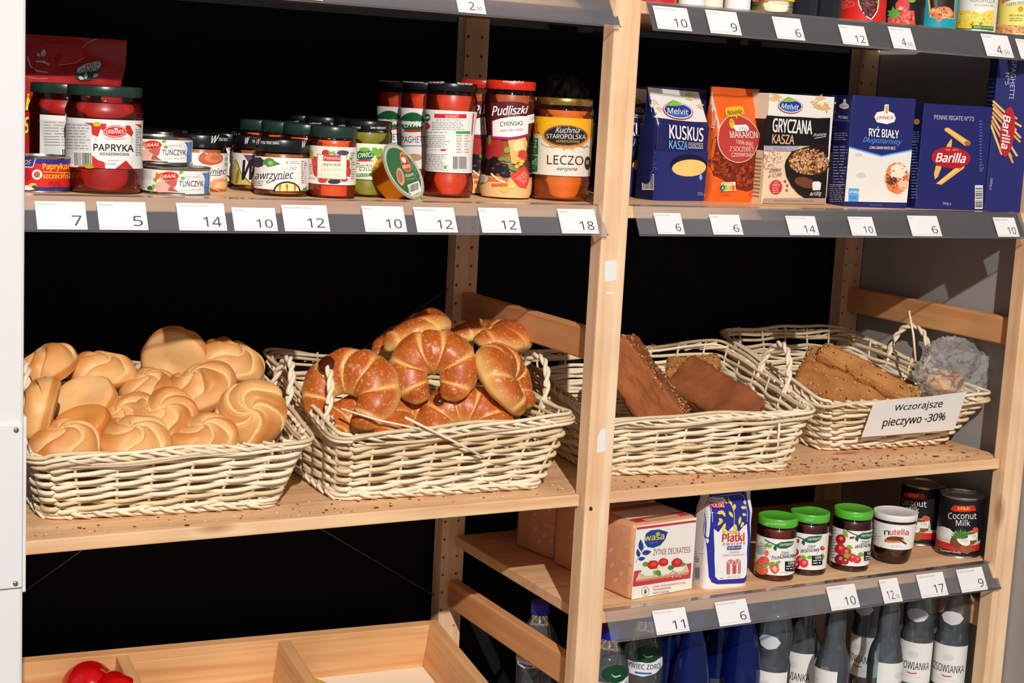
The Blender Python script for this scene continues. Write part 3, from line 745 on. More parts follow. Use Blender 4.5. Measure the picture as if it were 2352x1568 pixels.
for i, (px, py, Y, n, sp, sc, lb) in enumerate([
    (105, 856, .30, (-.45, .85, .25), .3, 1.0, 'pale knotted roll leaning at the back left corner of the left basket'),
    (99, 941, .165, (-.95, .25, .25), 1.0, 1.0, 'pale roll standing on edge at the far left of the left basket'),
    (237, 860, .30, (.05, 1, .22), 2.0, 1.0, 'golden roll lying flat at the back, second from left'),
    (196, 924, .245, (.15, -.6, -.70), .5, .95, 'pale roll turned underside out above the orange roll'),
    (184, 983, .185, (.25, -.75, -.55), 1.5, .95, 'deeper orange smooth roll upside down near the front left'),
    (397, 826, .335, (-.10, .30, -.90), .2, 1.06, 'topmost roll showing its round flat underside'),
    (534, 838, .32, (.35, .80, .20), .9, 1.05, 'plump roll leaning at the back right corner of the left basket'),
    (460, 895, .225, (-.25, .86, .50), .6, 1.05, 'golden folded roll tilted on the pile below the topmost roll'),
    (346, 906, .255, (-.1, .9, .3), 1.9, .92, 'small pale roll wedged left of the tilted folded roll'),
    (572, 950, .150, (.25, .20, .90), 2.4, 1.04, 'upright roll facing out with a full swirl at the right end'),
    (478, 955, .215, (.3, .75, .5), .1, .92, 'roll mostly hidden behind the right front roll'),
    (290, 972, .205, (-.1, .75, .7), .8, 1.0, 'flat swirled roll lying in the middle left of the pile'),
    (382, 977, .170, (.05, .78, .65), 1.3, 1.06, 'large swirled roll in the centre of the left basket'),
    (154, 1026, .120, (.0, .85, .55), .4, 1.0, 'swirled roll at the front left behind the basket rim'),
    (312, 1020, .115, (.05, .85, .55), 2.2, 1.0, 'swirled roll at the front middle behind the basket rim'),
    (468, 1016, .115, (.1, .88, .45), 1.1, 1.0, 'swirled roll at the front right behind the basket rim'),
]):
    o = link('knotted_roll', RM[i % 4] if i != 4 else RM_O)
    o.matrix_world = Matrix.Translation(onY(px, py, Y)) @ view_frame(n, sp) @ Matrix.Scale(sc, 4); tag(o, lb, 'bread roll', G)

def croissant_mesh(seed, R=0.043, r0=0.0265, span=300):
    rnd = random.Random(seed); bm = bmesh.new(); bake = {}; NS, NC = 120, 32; rings = []; off = Vector((rnd.uniform(0, 9), 3, seed))
    nseg = 6.0
    for i in range(NS + 1):
        u = i / NS; a = math.radians(-90 + (360 - span) / 2 + span * u); m = 1 - abs(2 * u - 1)
        body = r0 * (.42 + .58 * min(1, m * 1.25) ** .6) * (min(1, min(u, 1 - u) * 16 + .12) ** .5); ring = []
        f = (abs(u - .5) * 2 * nseg / 2 + .5) ; fr = f - math.floor(f)
        ridge = (1 - fr) ** .7; crease = math.exp(-(min(fr, 1 - fr) / .075) ** 2)
        for k in range(NC):
            c = 2 * math.pi * k / NC; up = math.sin(c); out = math.cos(c)
            # folds run slanting round the horn
            g = (f + .30 * out * (1 if u < .5 else 1)) ; gr = g - math.floor(g); cr = math.exp(-(min(gr, 1 - gr) / .085) ** 2) * max(0, .35 + up)
            rr = body * (1 + .11 * (1 - gr) * max(0, up + .3) - .10 * cr)
            zz = rr * up * (.86 if up > 0 else .55); oo = rr * out
            v = Vector(((R + oo) * math.cos(a), (R * .92 + oo) * math.sin(a), zz)); v += Vector((0, 0, .0035 * noise.noise(v * 30 + off))); v += v.normalized() * .002 * noise.noise(v * 60 + off)
            b = bm.verts.new(v); bake[b] = max(0, min(1, .95 * max(0, up + .18) ** .6 * (1 - .80 * cr) - .05 + .35 * (1 - gr) * max(0, up) - (.25 if up < -.1 else 0) - .25 * max(0, -out) * (1 - max(0, up)))); ring.append(b)
        rings.append(ring)
    for A, B in zip(rings, rings[1:]):
        for k in range(NC): bm.faces.new((A[k], A[(k + 1) % NC], B[(k + 1) % NC], B[k]))
    bm.faces.new(rings[0]); bm.faces.new(rings[-1][::-1])
    return attr_mesh('croissant', bm, bake, CROI_C)
CM = [croissant_mesh(s, R, r, sp) for s, R, r, sp in ((1, .0340, .0320, 336), (2, .0395, .0305, 296), (3, .038, .0305, 306))]
JAM = mat((70, 24, 10), 0.15, 0.6, coat=.6, var=.2)
G = 'croissants in the second basket'
for i, (px, py, Y, n, hint, sc, k, jam, lb) in enumerate([
    (996, 858, .175, (.02, .45, .90), (-.08, .9, -.4), 1.12, 0, None, 'large croissant in the centre with its horns closed below'),
    (800, 912, .150, (-.15, .55, .85), (.35, .8, -.3), 1.15, 1, (-.034, .020), 'croissant with a big dark jam blob behind the left handle'),
    (1066, 980, .140, (.05, .65, .75), (.05, .8, -.5), 1.15, 2, (-.034, .020), 'croissant with a small dark jam dot at the front right'),
    (835, 985, .130, (-.1, .85, .45), (.2, .5, -.8), 1.10, 1, None, 'croissant lying flat at the front left behind the rim'),
    (1166, 885, .145, (.72, .50, .25), (-.5, .85, 0), 1.12, 0, None, 'croissant leaning on its side by the right handle'),
    (930, 782, .285, (-.35, .88, .02), (.8, .4, -.3), 1.18, 2, None, 'topmost croissant tilted against the dark wall'),
    (1116, 778, .272, (.10, .95, .12), (.9, .15, -.5), 1.08, 1, None, 'croissant lying across the top right of the pile'),
    (945, 972, .175, (.1, .8, .5), (-.6, .5, -.5), .95, 2, None, 'croissant deep in the basket between the front ones'),
]):
    o = link('croissant', CM[k]); o.matrix_world = Matrix.Translation(onY(px, py, Y)) @ view_frame(n, 0, hint) @ Matrix.Scale(sc, 4); tag(o, lb, 'croissant', G)
    if jam:
        bm = bmesh.new(); bmesh.ops.create_uvsphere(bm, u_segments=20, v_segments=12, radius=.0105 if i == 1 else .0075)
        for v in bm.verts: v.co = Vector((v.co.x, v.co.y * 1.15, v.co.z * .65)) + Vector((jam[0], jam[1], (.0295 if i == 1 else .0285)))
        from_bm('jam_blob', bm, JAM, o, True)

# seeded dark loaves
SEEDM = mat((214, 172, 112), 0.6, 0.3, var=.25, scale=300); SEEDD = mat((96, 58, 28), 0.6, 0.3, var=.25, scale=300)
def loaf(label, c, ax, ay, hl, rad, m, seeds, seed, bakef, sides='all', flat=None):
    """rounded block: half lengths hl along ax, ay and their normal"""
    rnd = random.Random(seed); ax = Vector(ax).normalized(); ay = Vector(ay); ay = (ay - ax * ay.dot(ax)).normalized(); az = ax.cross(ay)
    bm = bmesh.new(); bmesh.ops.create_cube(bm, size=2.0); bmesh.ops.subdivide_edges(bm, edges=bm.edges[:], cuts=38, use_grid_fill=True); bake = {}
    off = Vector((seed, 2 * seed, 5))
    for v in bm.verts:
        p = Vector((v.co.x * hl[0], v.co.y * hl[1], v.co.z * hl[2])); inn = Vector([max(-h + rad, min(h - rad, q)) for q, h in zip(p, hl)]); d = p - inn
        face_n = Vector((v.co.x if abs(v.co.x) > .999 else 0, v.co.y if abs(v.co.y) > .999 else 0, v.co.z if abs(v.co.z) > .999 else 0))
        if d.length > 1e-9: p = inn + d.normalized() * rad
        p += face_n.normalized() * (.0052 * noise.noise(p * 20 + off) + .0026 * noise.noise(p * 70 + off) + .0014 * noise.noise(p * 190 + off))
        bake[v] = max(0, min(1, bakef(v.co, p) + .25 * noise.noise(p * 30 + off))); v.co = p
    me = attr_mesh('bread_loaf', bm, bake, m)
    o = link('bread_loaf', me); o.matrix_world = Matrix(((ax.x, ay.x, az.x, c.x), (ax.y, ay.y, az.y, c.y), (ax.z, ay.z, az.z, c.z), (0, 0, 0, 1)))
    tag(o, label, 'bread loaf')
    if seeds:
        bm = bmesh.new(); cand = [p for p in me.polygons if seeds[1](p.normal, p.center)]
        for _ in range(seeds[0]):
            p = rnd.choice(cand); e = rnd.uniform(.0008, .0018)
            M = Matrix.Translation(p.center + Vector([rnd.uniform(-.0012, .0012) for _ in range(3)])) @ p.normal.to_track_quat('Z', 'Y').to_matrix().to_4x4() @ Matrix.Rotation(rnd.uniform(0, 6.28), 4, 'Z') @ Matrix.Diagonal((e * 1.7, e, e * .55, 1))
            r = bmesh.ops.create_icosphere(bm, subdivisions=1, radius=1.0, matrix=M); mi = 0 if rnd.random() < .65 else 1
            for f in set(f for v in r['verts'] for f in v.link_faces): f.material_index = mi
        s = from_bm('seed_topping', bm, [SEEDM, SEEDD], o, True); s['kind'] = 'stuff'
    return o
cr = lambda x, y, z: RGT * x + UPV * y - FWD * z
crumb = lambda co, p: .45
loaf('dark rye half loaf leaning on the left side of its basket', onY(1476, 885, .20), cr(.60, -.80, .25), cr(.75, .55, .3), (.082, .036, .026), .009, RYE_C,
     (420, lambda n, c: n.y > .5 or n.x > .7), 2, lambda co, p: .25 + (.5 if co.y > .9 else 0))
loaf('dark rye half loaf lying in front of the seeded golden piece', onY(1640, 920, .17), cr(.78, -.50, .45), cr(.3, .75, -.55), (.078, .040, .032), .010, RYE_C,
     (160, lambda n, c: n.z < -.5 or n.x < -.6), 3, lambda co, p: .15 + (.6 if co.y < -.5 or co.z > .9 else 0))
loaf('seed covered golden bread end at the back of the rye basket', onY(1595, 862, .27), cr(.95, .12, .3), cr(-.1, .8, .5), (.048, .030, .030), .014, SEED_C,
     (420, lambda n, c: n.y > -.2), 4, lambda co, p: .35)
loaf('flat seed crusted loaf on the left of the discount basket', onY(1935, 890, .235), cr(.88, -.42, .2), cr(.15, .75, -.65), (.085, .055, .022), .014, SEED_C,
     (900, lambda n, c: True), 5, lambda co, p: .45)
loaf('long seeded baguette piece lying diagonal in the discount basket', onY(1992, 863, .212), cr(.86, -.46, .22), cr(.2, .7, -.6), (.098, .022, .020), .0195, SEED_C,
     (700, lambda n, c: True), 6, lambda co, p: .30)
# crinkled clear bag with a roll inside
BAG = clear('crinkled_clear_film', (250, 250, 252), 0.19, (238, 236, 232), 0.10, 1.27)
def crumple(rx, ry, rz, seed, amp=.22, sub=5):
    bm = bmesh.new(); bmesh.ops.create_icosphere(bm, subdivisions=sub, radius=1.0); off = Vector((seed, seed * 2, 1))
    for v in bm.verts:
        p = v.co.copy(); k = abs(noise.noise(p * 2.2 + off)) + .38 * abs(noise.noise(p * 4.5 + off)) + .12 * abs(noise.noise(p * 9 + off))
        v.co = Vector((p.x * rx, p.y * ry, p.z * rz)) * (1.1 - amp * k * 1.6)
    return bm
bag = thing('plastic_bag', 'crinkled clear plastic bag slumped over the right end of the discount basket', 'plastic bag', onY(2193, 857, .16))
from_bm('film', crumple(.080, .060, .066, 3, .30), BAG, bag)
roll_in = link('bread_roll', RM[1]); roll_in.matrix_world = Matrix.Translation(onY(2170, 880, .165)) @ view_frame((.2, .9, .3), 1) @ Matrix.Scale(.72, 4); tag(roll_in, 'bread roll wrapped inside the crinkled clear bag', 'bread roll')
# crumbs on the bread shelf
CRB = [mat(c, .8, .2, var=.2, scale=400) for c in ((226, 190, 140), (150, 84, 36), (110, 56, 22))]
def crumbs(name, x0, x1, n, seed, label, wts):
    rnd = random.Random(seed); bm = bmesh.new()
    for _ in range(n):
        x = rnd.uniform(x0, x1); y = SHELF_Y0 + .006 + abs(rnd.gauss(.02, .05)); e = rnd.choice((.0004, .0005, .0007, .0009, .0013, .0022)) * rnd.uniform(.7, 1.2)
        if y > .40: continue
        M = Matrix.Translation((x, y, e * .45)) @ Matrix.Rotation(rnd.uniform(0, 6.3), 4, 'Z') @ Matrix.Diagonal((e * rnd.uniform(1, 2), e, e * .5, 1))
        r = bmesh.ops.create_icosphere(bm, subdivisions=1, radius=1.0, matrix=M); mi = rnd.choices((0, 1, 2), wts)[0]
        for f in set(f for v in r['verts'] for f in v.link_faces): f.material_index = mi
    o = from_bm(name, bm, CRB); o['kind'] = 'stuff'; tag(o, label, 'crumbs'); return o
crumbs('bread_crumbs', -.80, -.004, 380, 1, 'pale bread crumbs scattered on the left bread shelf', (7, 2, 1))
crumbs('bread_crumbs', .05, .845, 560, 2, 'brown crumbs and seeds scattered on the right bread shelf', (2, 4, 3))
# ------------------------------------------------------------------ jars and cans
def profile(pr):
    def R(z):
        if z <= pr[0][1]: return pr[0][0]
        for (r0, z0), (r1, z1) in zip(pr, pr[1:]):
            if z <= z1: return r0 + (r1 - r0) * (z - z0) / max(1e-9, z1 - z0)
        return pr[-1][0]
    return R
def smooth_prof(pr, n=5):
    """round the corners of a (r, z) outline with Catmull-Rom"""
    out = []
    for i in range(len(pr) - 1):
        p0, p1, p2, p3 = pr[max(i - 1, 0)], pr[i], pr[i + 1], pr[min(i + 2, len(pr) - 1)]
        for k in range(n):
            t = k / n
            out.append(tuple(max(0, .5 * (2 * b + (c - a) * t + (2 * a - 5 * b + 4 * c - d) * t * t + (3 * b - a - 3 * c + d) * t ** 3)) for a, b, c, d in zip(p0, p1, p2, p3)))
    return out + [pr[-1]]
def jar(name, label, cat, x, y, z, body, lid, fill, paste, group=None, rz=None, glass=None, lid_mat=None, dome=0.0):
    """glass body with its filling and a screw lid; body: (r, z) outline from the base edge up"""
    rz = facing(x, y) if rz is None else rz
    t = thing(name, label, cat, (x, y, z), rz, group)
    b = smooth_prof(body); R = profile(b)
    lathe('glass_body', [(0, .0008)] + [(b[0][0] * .9, .0)] + b, glass or GLASS, t, 56, 50)
    inner = [(0, .0035)] + [(max(.001, R(q) - .0016), q) for q in [.0035 + (fill - .0035) * i / 22 for i in range(23)]] + [(0, fill)]
    lathe('filling', inner, paste, t, 56, 50)
    lr, l0, l1 = lid
    lathe('lid', [(lr - .003, l0 - .0004), (lr - .0006, l0), (lr, l0 + .0012), (lr, l1 - .0022), (lr - .0008, l1 - .0006), (lr - .003, l1), (lr - .0045, l1 - .0004), (lr - .006, l1 - .0012), (0, l1 - .0012 + dome)], lid_mat or BLACKLID, t, 56, 40)
    return t, (lambda q: R(q) + .0005)
def can(name, label, cat, x, y, z, r, h, col, group=None, rz=None, ends=TIN):
    rz = facing(x, y) if rz is None else rz
    t = thing(name, label, cat, (x, y, z), rz, group)
    lathe('can_body', [(0, .0012), (r - .004, .0012), (r - .003, 0), (r - .0006, 0), (r + .0004, .0012), (r - .0002, .0028), (r - .0012, .0036), (r - .0012, h - .0036), (r - .0002, h - .0028), (r + .0004, h - .0012), (r - .0004, h), (r - .0026, h), (r - .0034, h - .0030), (r - .006, h - .0030), (r - .0065, h - .0024), (r - .013, h - .0024), (r - .0135, h - .0028), (0, h - .0028)], ends, t, 64, 40)
    return t, r - .0006
BLACKLID = mat((16, 16, 18), 0.3, 0.5, name='black_lid'); GREENLID = mat((30, 52, 42), 0.3, 0.5, name='dark_green_lid'); REDLID = mat((214, 46, 24), 0.3, 0.5, name='red_lid')
LIME = mat((86, 178, 52), 0.35, 0.5, name='lime_green_lid'); WHITELID = mat((232, 230, 226), 0.4, 0.4, name='white_plastic_lid'); GOLDLID = mat((196, 160, 84), 0.25, 0.5, 0.9, name='gold_lid')
def paste(c, c2=None, rough=.35, scale=90): return mat(c, rough, .4, var=.25, scale=scale)
WH = (236, 233, 228); CREAM = (236, 228, 212); BK = (28, 26, 28); RED = (204, 44, 40); GR = (34, 110, 58); LG = (120, 176, 60)
def sheet(x, y, z, R, rz=None): return cyl_sheet(x, y, z, R, facing(x, y) if rz is None else rz)
FP, FT, FA, FS, FW, FN = (0, 60, 3.2667), (300, 260, 5.6), (680, 160, 4.9), (940, 160, 4.9), (1380, 1110, 5.407), (1700, 1080, 3.92)

# pickled peppers
pos = (-.689, .094)
PEP = mat((158, 26, 12), .35, .4, var=.75, scale=22)
body = [(.040, 0), (.0465, .004), (.0485, .014), (.0480, .033), (.0468, .040), (.0468, .088), (.0482, .096), (.0482, .104), (.0440, .114), (.0428, .121)]
j, R = jar('pickle_jar', 'large jar of pickled red peppers with dark green lid, front one', 'jar', *pos, Z2, body, (.0462, .1205, .1335), .112, PEP, 'pickled pepper jars', lid_mat=GREENLID)
A = Art(sheet(*pos, Z2, R), FP); band(A, R, -88, 88, .0325, .0925, WH)
A.quad((490, 722), (685, 730), (685, 1060), (490, 1055), (216, 214, 212)); A.para(496, 735, 675, 9, 22, (150, 148, 148), slope=.03); A.bars(548, 940, 692, 1050, .03)
A.poly([(630, 722), (800, 732), (790, 790), (755, 770), (735, 830), (690, 812), (685, 745)], RED); A.ell(728, 735, 30, 18, (196, 190, 40))
A.poly([(940, 745), (975, 745), (1000, 800), (985, 830), (950, 800)], RED); A.poly([(1010, 735), (1060, 738), (1058, 768)], RED)
A.poly([(692, 968), (735, 1005), (785, 1020), (790, 1066), (580, 1058), (600, 1048), (690, 1050)], RED); A.ell(672, 1050, 38, 18, (170, 170, 40)); A.poly([(865, 1068), (945, 1006), (965, 1030), (1000, 1068)], (196, 40, 44))
A.line([(720, 830), (720, 870)], 3, (110, 120, 90)); A.line([(988, 835), (988, 880)], 3, (110, 120, 90)); A.line([(735, 1032), (870, 1034)], 3, (110, 120, 90))
A.ell(862, 790, 90, 45, RED); A.ring(862, 790, 84, 39, 4, WH); A.text('URBANEK', 796, 776, 930, 806, WH, .015); A.ell(870, 770, 14, 7, WH); A.line([(785, 838), (862, 848), (940, 840)], 4, (226, 150, 140))
A.text('PAPRYKA', 703, 884, 998, 936, BK, .03, quad=((703, 882), (998, 890), (998, 940), (703, 932))); A.text('KONSERWOWA', 0, 0, 0, 0, BK, .015, quad=((752, 946), (966, 951), (966, 972), (752, 967)))
A.para(1012, 770, 1062, 11, 19, (160, 158, 158)); A.para(810, 1005, 900, 1, 9, (180, 178, 178))
wrap(A, 'label', R, j)
dup(j, (-.712, .200, Z2), facing(-.712, .2) + .75, 'pickled red pepper jar half hidden behind the front one')
# fish spread can
pos = (-.769, .092)
j, r = can('fish_can', 'red and blue can of fish spread beside the white panel', 'can', *pos, Z2, .0372, .0445, None)
A = Art(sheet(*pos, Z2, r), FP); band(A, r, -180, 180, .0038, .0408, (206, 40, 34)); band(A, r, -180, 180, .0355, .0408, (48, 42, 130)); band(A, r, -180, 180, .0038, .0072, (48, 42, 130))
A.quad((120, 1000), (268, 990), (245, 1056), (120, 1050), (42, 56, 140)); A.line([(130, 1052), (246, 1058), (269, 990)], 6, WH); A.text('ŁOSOS', 0, 0, 0, 0, (238, 190, 60), .02, .2, ((112, 1006), (234, 1003), (230, 1036), (110, 1040)))
A.text('Paprykarz', 322, 1028, 545, 1086, (244, 206, 60), .03); A.line([(322, 1092), (545, 1097)], 5, (244, 206, 60)); A.text('szczeciński', 322, 1102, 548, 1142, (244, 206, 60), .03)
A.ring(278, 1113, 38, 38, 14, WH); A.ell(278, 1113, 22, 22, (196, 90, 80)); A.ell(190, 1115, 50, 50, (186, 24, 22)); A.ell(218, 1212, 52, 18, WH, wob=.1); A.ell(245, 1195, 30, 18, (226, 180, 120), wob=.1); A.leaf(240, 1200, 55, 14, 20, (60, 70, 40)); A.ell(180, 1130, 16, 12, (110, 50, 30))
A.para(365, 1170, 480, 3, 16, (150, 30, 30))
wrap(A, 'label', r, j)
# tuna cans
pos = (-.597, .089)
j, r = can('tuna_can', 'white tuna can lying at the front of the shelf, lower of the two', 'can', *pos, Z2, .0440, .0360, None, 'tuna cans')
A = Art(sheet(*pos, Z2, r), FT); band(A, r, -180, 180, .0042, .0318, WH); A.para(158, 735, 290, 7, 18, (150, 148, 148)); A.para(160, 1008, 330, 1, 12, (150, 148, 148))
A.quad((900, 770), (1012, 760), (1005, 1045), (952, 1045), (70, 120, 196)); A.ell(860, 860, 95, 110, WH); A.quad((700, 850), (940, 850), (945, 1046), (700, 1046), WH); A.para(965, 770, 1000, 8, 22, (160, 190, 230))
for x, y, a in ((300, 830, 60), (300, 910, 90), (280, 960, 100), (370, 775, 20), (620, 770, -20), (640, 830, 10)): A.leaf(x, y, 65, 22, a, LG)
A.ell(250, 960, 32, 26, (60, 96, 44), wob=.2); A.poly([(310, 960), (330, 890), (420, 855), (605, 850), (590, 925), (555, 990), (640, 1012), (350, 1014)], (226, 178, 162)); A.poly([(440, 880), (605, 850), (585, 930), (545, 965), (480, 910)], (186, 96, 92)); A.poly([(500, 940), (545, 960), (620, 1010), (480, 1000)], (170, 86, 78)); A.speck(420, 950, 80, 45, 40, 6, [(238, 200, 184), (206, 150, 132)])
A.poly([(415, 805), (330, 755), (318, 872), (345, 850)], (232, 110, 40)); A.ell(498, 808, 122, 60, (236, 120, 44)); A.ell(500, 808, 112, 51, RED); A.text('GRAAL', 0, 0, 0, 0, WH, .03, .2, ((385, 795), (588, 780), (584, 822), (382, 840)))
A.text('KAWAŁKI', 0, 0, 0, 0, (196, 194, 194), .0, 0, ((690, 800), (880, 796), (880, 826), (690, 832))); A.text('TUŃCZYK', 624, 848, 928, 940, (62, 52, 84), .008); A.text('w sosie własnym', 0, 0, 0, 0, (150, 148, 152), quad=((646, 978), (914, 966), (912, 990), (644, 1004)))
wrap(A, 'label', r, j)
dup(j, (-.600, .180, Z2), facing(-.600, .18), 'tuna can standing underneath, hidden behind the lower front tuna can')
dup(j, (-.602, .152, Z2 + .0361), facing(-.602, .152), 'white tuna can stacked above and behind the lower one')
# vegetable spreads with black lids
SPREAD = paste((158, 84, 22), scale=220)
body = [(.0320, 0), (.0352, .003), (.0360, .010), (.0360, .046), (.0355, .052), (.0335, .058), (.0325, .061)]
def spread(label, x, y, rz=None):
    return jar('spread_jar', label, 'jar', x, y, Z2, body, (.0366, .0585, .0755), .056, SPREAD, 'vegetable spread jars', rz, dome=.0004)
def lid_words(t, x, y, spans, R=.0368, f=FT, z=Z2, rz=None, c=WH):
    A = Art(sheet(x, y, z, R, rz), f)
    for w, q, sh in spans: A.text(w, 0, 0, 0, 0, c, .01, sh, q)
    return wrap(A, 'lid_print', R, t)
pos = (-.449, .100); j, R = spread('black-lidded spread jar with an aubergine and grilled slices on its label', *pos)
A = Art(sheet(*pos, Z2, R), FT); band(A, R, -90, 90, .009, .0515, WH)
A.ell(1640, 632, 80, 66, (44, 38, 48), wob=.06); A.ell(1775, 632, 75, 52, (86, 140, 66), wob=.15); A.poly([(1820, 600), (1935, 650), (1880, 668), (1790, 690)], (86, 140, 66)); A.ell(1800, 640, 34, 30, (150, 190, 110))
A.text('awrzyniec', 0, 0, 0, 0, BK, .012, .18, ((1606, 752), (2096, 740), (2090, 872), (1600, 880))); A.line([(1990, 842), (1860, 846), (1770, 900), (1745, 880), (1790, 856)], 8, BK)
A.para(2050, 618, 2180, 2, 24, (150, 150, 150)); A.leaf(2000, 620, 40, 10, 50, LG); A.para(2050, 690, 2150, 2, 22, (150, 150, 150)); A.leaf(2005, 720, 34, 10, -80, (190, 196, 120)); A.para(1604, 870, 1722, 3, 25, (120, 118, 118)); A.para(2190, 612, 2264, 12, 25, (110, 108, 108))
A.ell(2010, 1000, 172, 124, BK, a0=180, a1=360); A.ell(2012, 1000, 152, 104, (246, 218, 140), a0=180, a1=360)
for x in (1920, 2010, 2110): A.poly([(x - 12, 915), (x + 14, 912), (x + 6, 1000), (x - 6, 1000)], (186, 90, 30))
A.poly([(2180, 1000), (2225, 960), (2262, 940), (2262, 1000)], (96, 140, 60))
wrap(A, 'label', R, j); wordsA = [('W', ((1622, 330), (1672, 318), (1664, 400), (1616, 405)), .3), ('TYM TKWI SMAK!', ((1672, 356), (1910, 362), (1908, 402), (1670, 396)), 0), ('W', ((2206, 352), (2262, 346), (2246, 438), (2204, 444)), .3)]
lid_words(j, *pos, wordsA); jA = j
pos = (-.452, .187); j, R = spread('spread jar with a big brush-lettered W, left behind the aubergine jar', *pos)
A = Art(sheet(*pos, Z2, R), FT); band(A, R, -90, 90, .009, .0515, (226, 222, 222)); A.poly([(1450, 530), (1600, 540), (1600, 700), (1520, 640)], (90, 82, 104)); A.poly([(1330, 590), (1370, 620), (1420, 760), (1590, 920), (1330, 915), (1305, 880)], (196, 186, 96)); A.poly([(1390, 700), (1360, 780), (1345, 905), (1375, 905), (1400, 790)], (160, 120, 50)); A.line([(1345, 590), (1380, 640), (1420, 770), (1570, 925)], 8, BK)
A.text('W', 0, 0, 0, 0, BK, .05, .25, ((1452, 606), (1640, 596), (1628, 850), (1432, 852))); A.para(1288, 560, 1325, 9, 34, (130, 128, 128)); wrap(A, 'label', R, j)
lid_words(j, *pos, [('W', ((1474, 312), (1530, 302), (1518, 392), (1470, 396)), .3), ('TYM TKWI', ((1566, 346), (1700, 350), (1698, 384), (1564, 380)), 0)])
pos = (-.540, .170); j, R = spread('spread jar with a red onion on the label, right behind the tuna cans', *pos)
A = Art(sheet(*pos, Z2, R), FT); band(A, R, -90, 90, .009, .0515, WH); A.ell(1030, 580, 160, 90, (190, 96, 62), wob=.04); A.ell(1060, 575, 110, 60, (214, 130, 90)); A.ell(1085, 570, 60, 36, (196, 110, 74)); A.line([(735, 655), (760, 600), (790, 575)], 12, BK)
A.text('Wawrzyniec', 0, 0, 0, 0, BK, .012, .18, ((730, 720), (1228, 706), (1222, 806), (726, 815))); A.line([(1020, 800), (1160, 796)], 7, BK); A.ell(1160, 920, 150, 82, (240, 160, 110), wob=.04); A.ell(1180, 930, 100, 50, (250, 200, 150)); A.quad((640, 957), (1290, 957), (1290, 1010), (640, 1010), (158, 84, 22)); A.para(1205, 570, 1265, 2, 22, (150, 150, 150)); A.para(1205, 640, 1262, 2, 22, (150, 150, 150)); wrap(A, 'label', R, j)
lid_words(j, *pos, [('W', ((1044, 292), (1142, 280), (1108, 382), (1038, 386)), .3), ('TYM TKWI SMAK!', ((1134, 316), (1330, 318), (1328, 362), (1132, 358)), 0)]); jC = j
for x, y, da, lb in ((-.566, .262, .35, 'spread jar in the dark second row behind the tuna cans'), (-.470, .272, -.5, 'spread jar in the dark third row behind the lettered jar'), (-.548, .345, .8, 'spread jar deep in the shelf behind the onion jar'), (-.462, .352, .2, 'rearmost spread jar near the black wall')):
    dup(jC if da > 0 else jA, (x, y, Z2), facing(x, y) + da, lb)
# pepper relish
pos = (-.384, .080)
AJV = paste((218, 78, 22), scale=160)
body = [(.0285, 0), (.0312, .003), (.0316, .008), (.0316, .070), (.0312, .074), (.0296, .079), (.0290, .083)]
j, R = jar('relish_jar', 'red pepper relish jar at the front with a dark green lid', 'jar', *pos, Z2, body, (.0318, .0805, .0955), .077, AJV, 'pepper relish jars', lid_mat=GREENLID)
A = Art(sheet(*pos, Z2, R), FA); band(A, R, -90, 90, .0185, .069, (238, 230, 216))
for x, y, rx, ry, c in ((225, 1090, 40, 115, RED), (205, 1030, 30, 55, (210, 70, 70)), (585, 1060, 22, 50, RED), (590, 1150, 26, 60, (206, 60, 60)), (335, 935, 45, 35, RED), (300, 1245, 52, 30, (214, 60, 50)), (525, 935, 68, 28, (92, 66, 96)), (430, 1258, 72, 28, (62, 44, 62)), (178, 955, 20, 55, (206, 186, 50)), (540, 1235, 40, 25, (190, 60, 60))): A.ell(x, y, rx, ry, c, wob=.05)
for x, y, a in ((360, 925, 20), (400, 940, -30), (420, 925, 60), (595, 985, 40)): A.leaf(x, y, 50, 14, a, LG)
A.quad((240, 948), (572, 960), (565, 1238), (238, 1222), (128, 126, 100)); A.quad((246, 954), (566, 966), (559, 1232), (244, 1216), (240, 234, 212)); A.quad((310, 958), (500, 966), (498, 1034), (308, 1026), (206, 62, 66)); A.text('Podravka', 0, 0, 0, 0, WH, .02, 0, ((322, 974), (488, 981), (487, 1012), (321, 1006)))
A.text('AJVAR', 0, 0, 0, 0, (78, 62, 42), .01, 0, ((302, 1050), (504, 1058), (503, 1092), (301, 1085))); A.text('ŁAGODNY', 0, 0, 0, 0, (204, 188, 120), .005, 0, ((284, 1106), (516, 1113), (514, 1145), (283, 1138))); A.para(262, 1165, 540, 3, 22, (220, 208, 160), slope=.03); A.para(160, 1060, 195, 5, 25, (140, 138, 120)); A.text('215 g', 150, 1205, 215, 1240, (120, 118, 112)); A.para(610, 930, 655, 12, 26, (150, 148, 134))
wrap(A, 'label', R, j)
for y, lb in ((.150, 'pepper relish jar second in its row, behind the front one'), (.220, 'pepper relish jar third in its row, lid above the black-lidded jars'), (.292, 'pepper relish jar rearmost in its row, in shade')):
    dup(j, (-.390 - .1 * (y - .08), y, Z2), facing(-.39, y) + .2, lb)
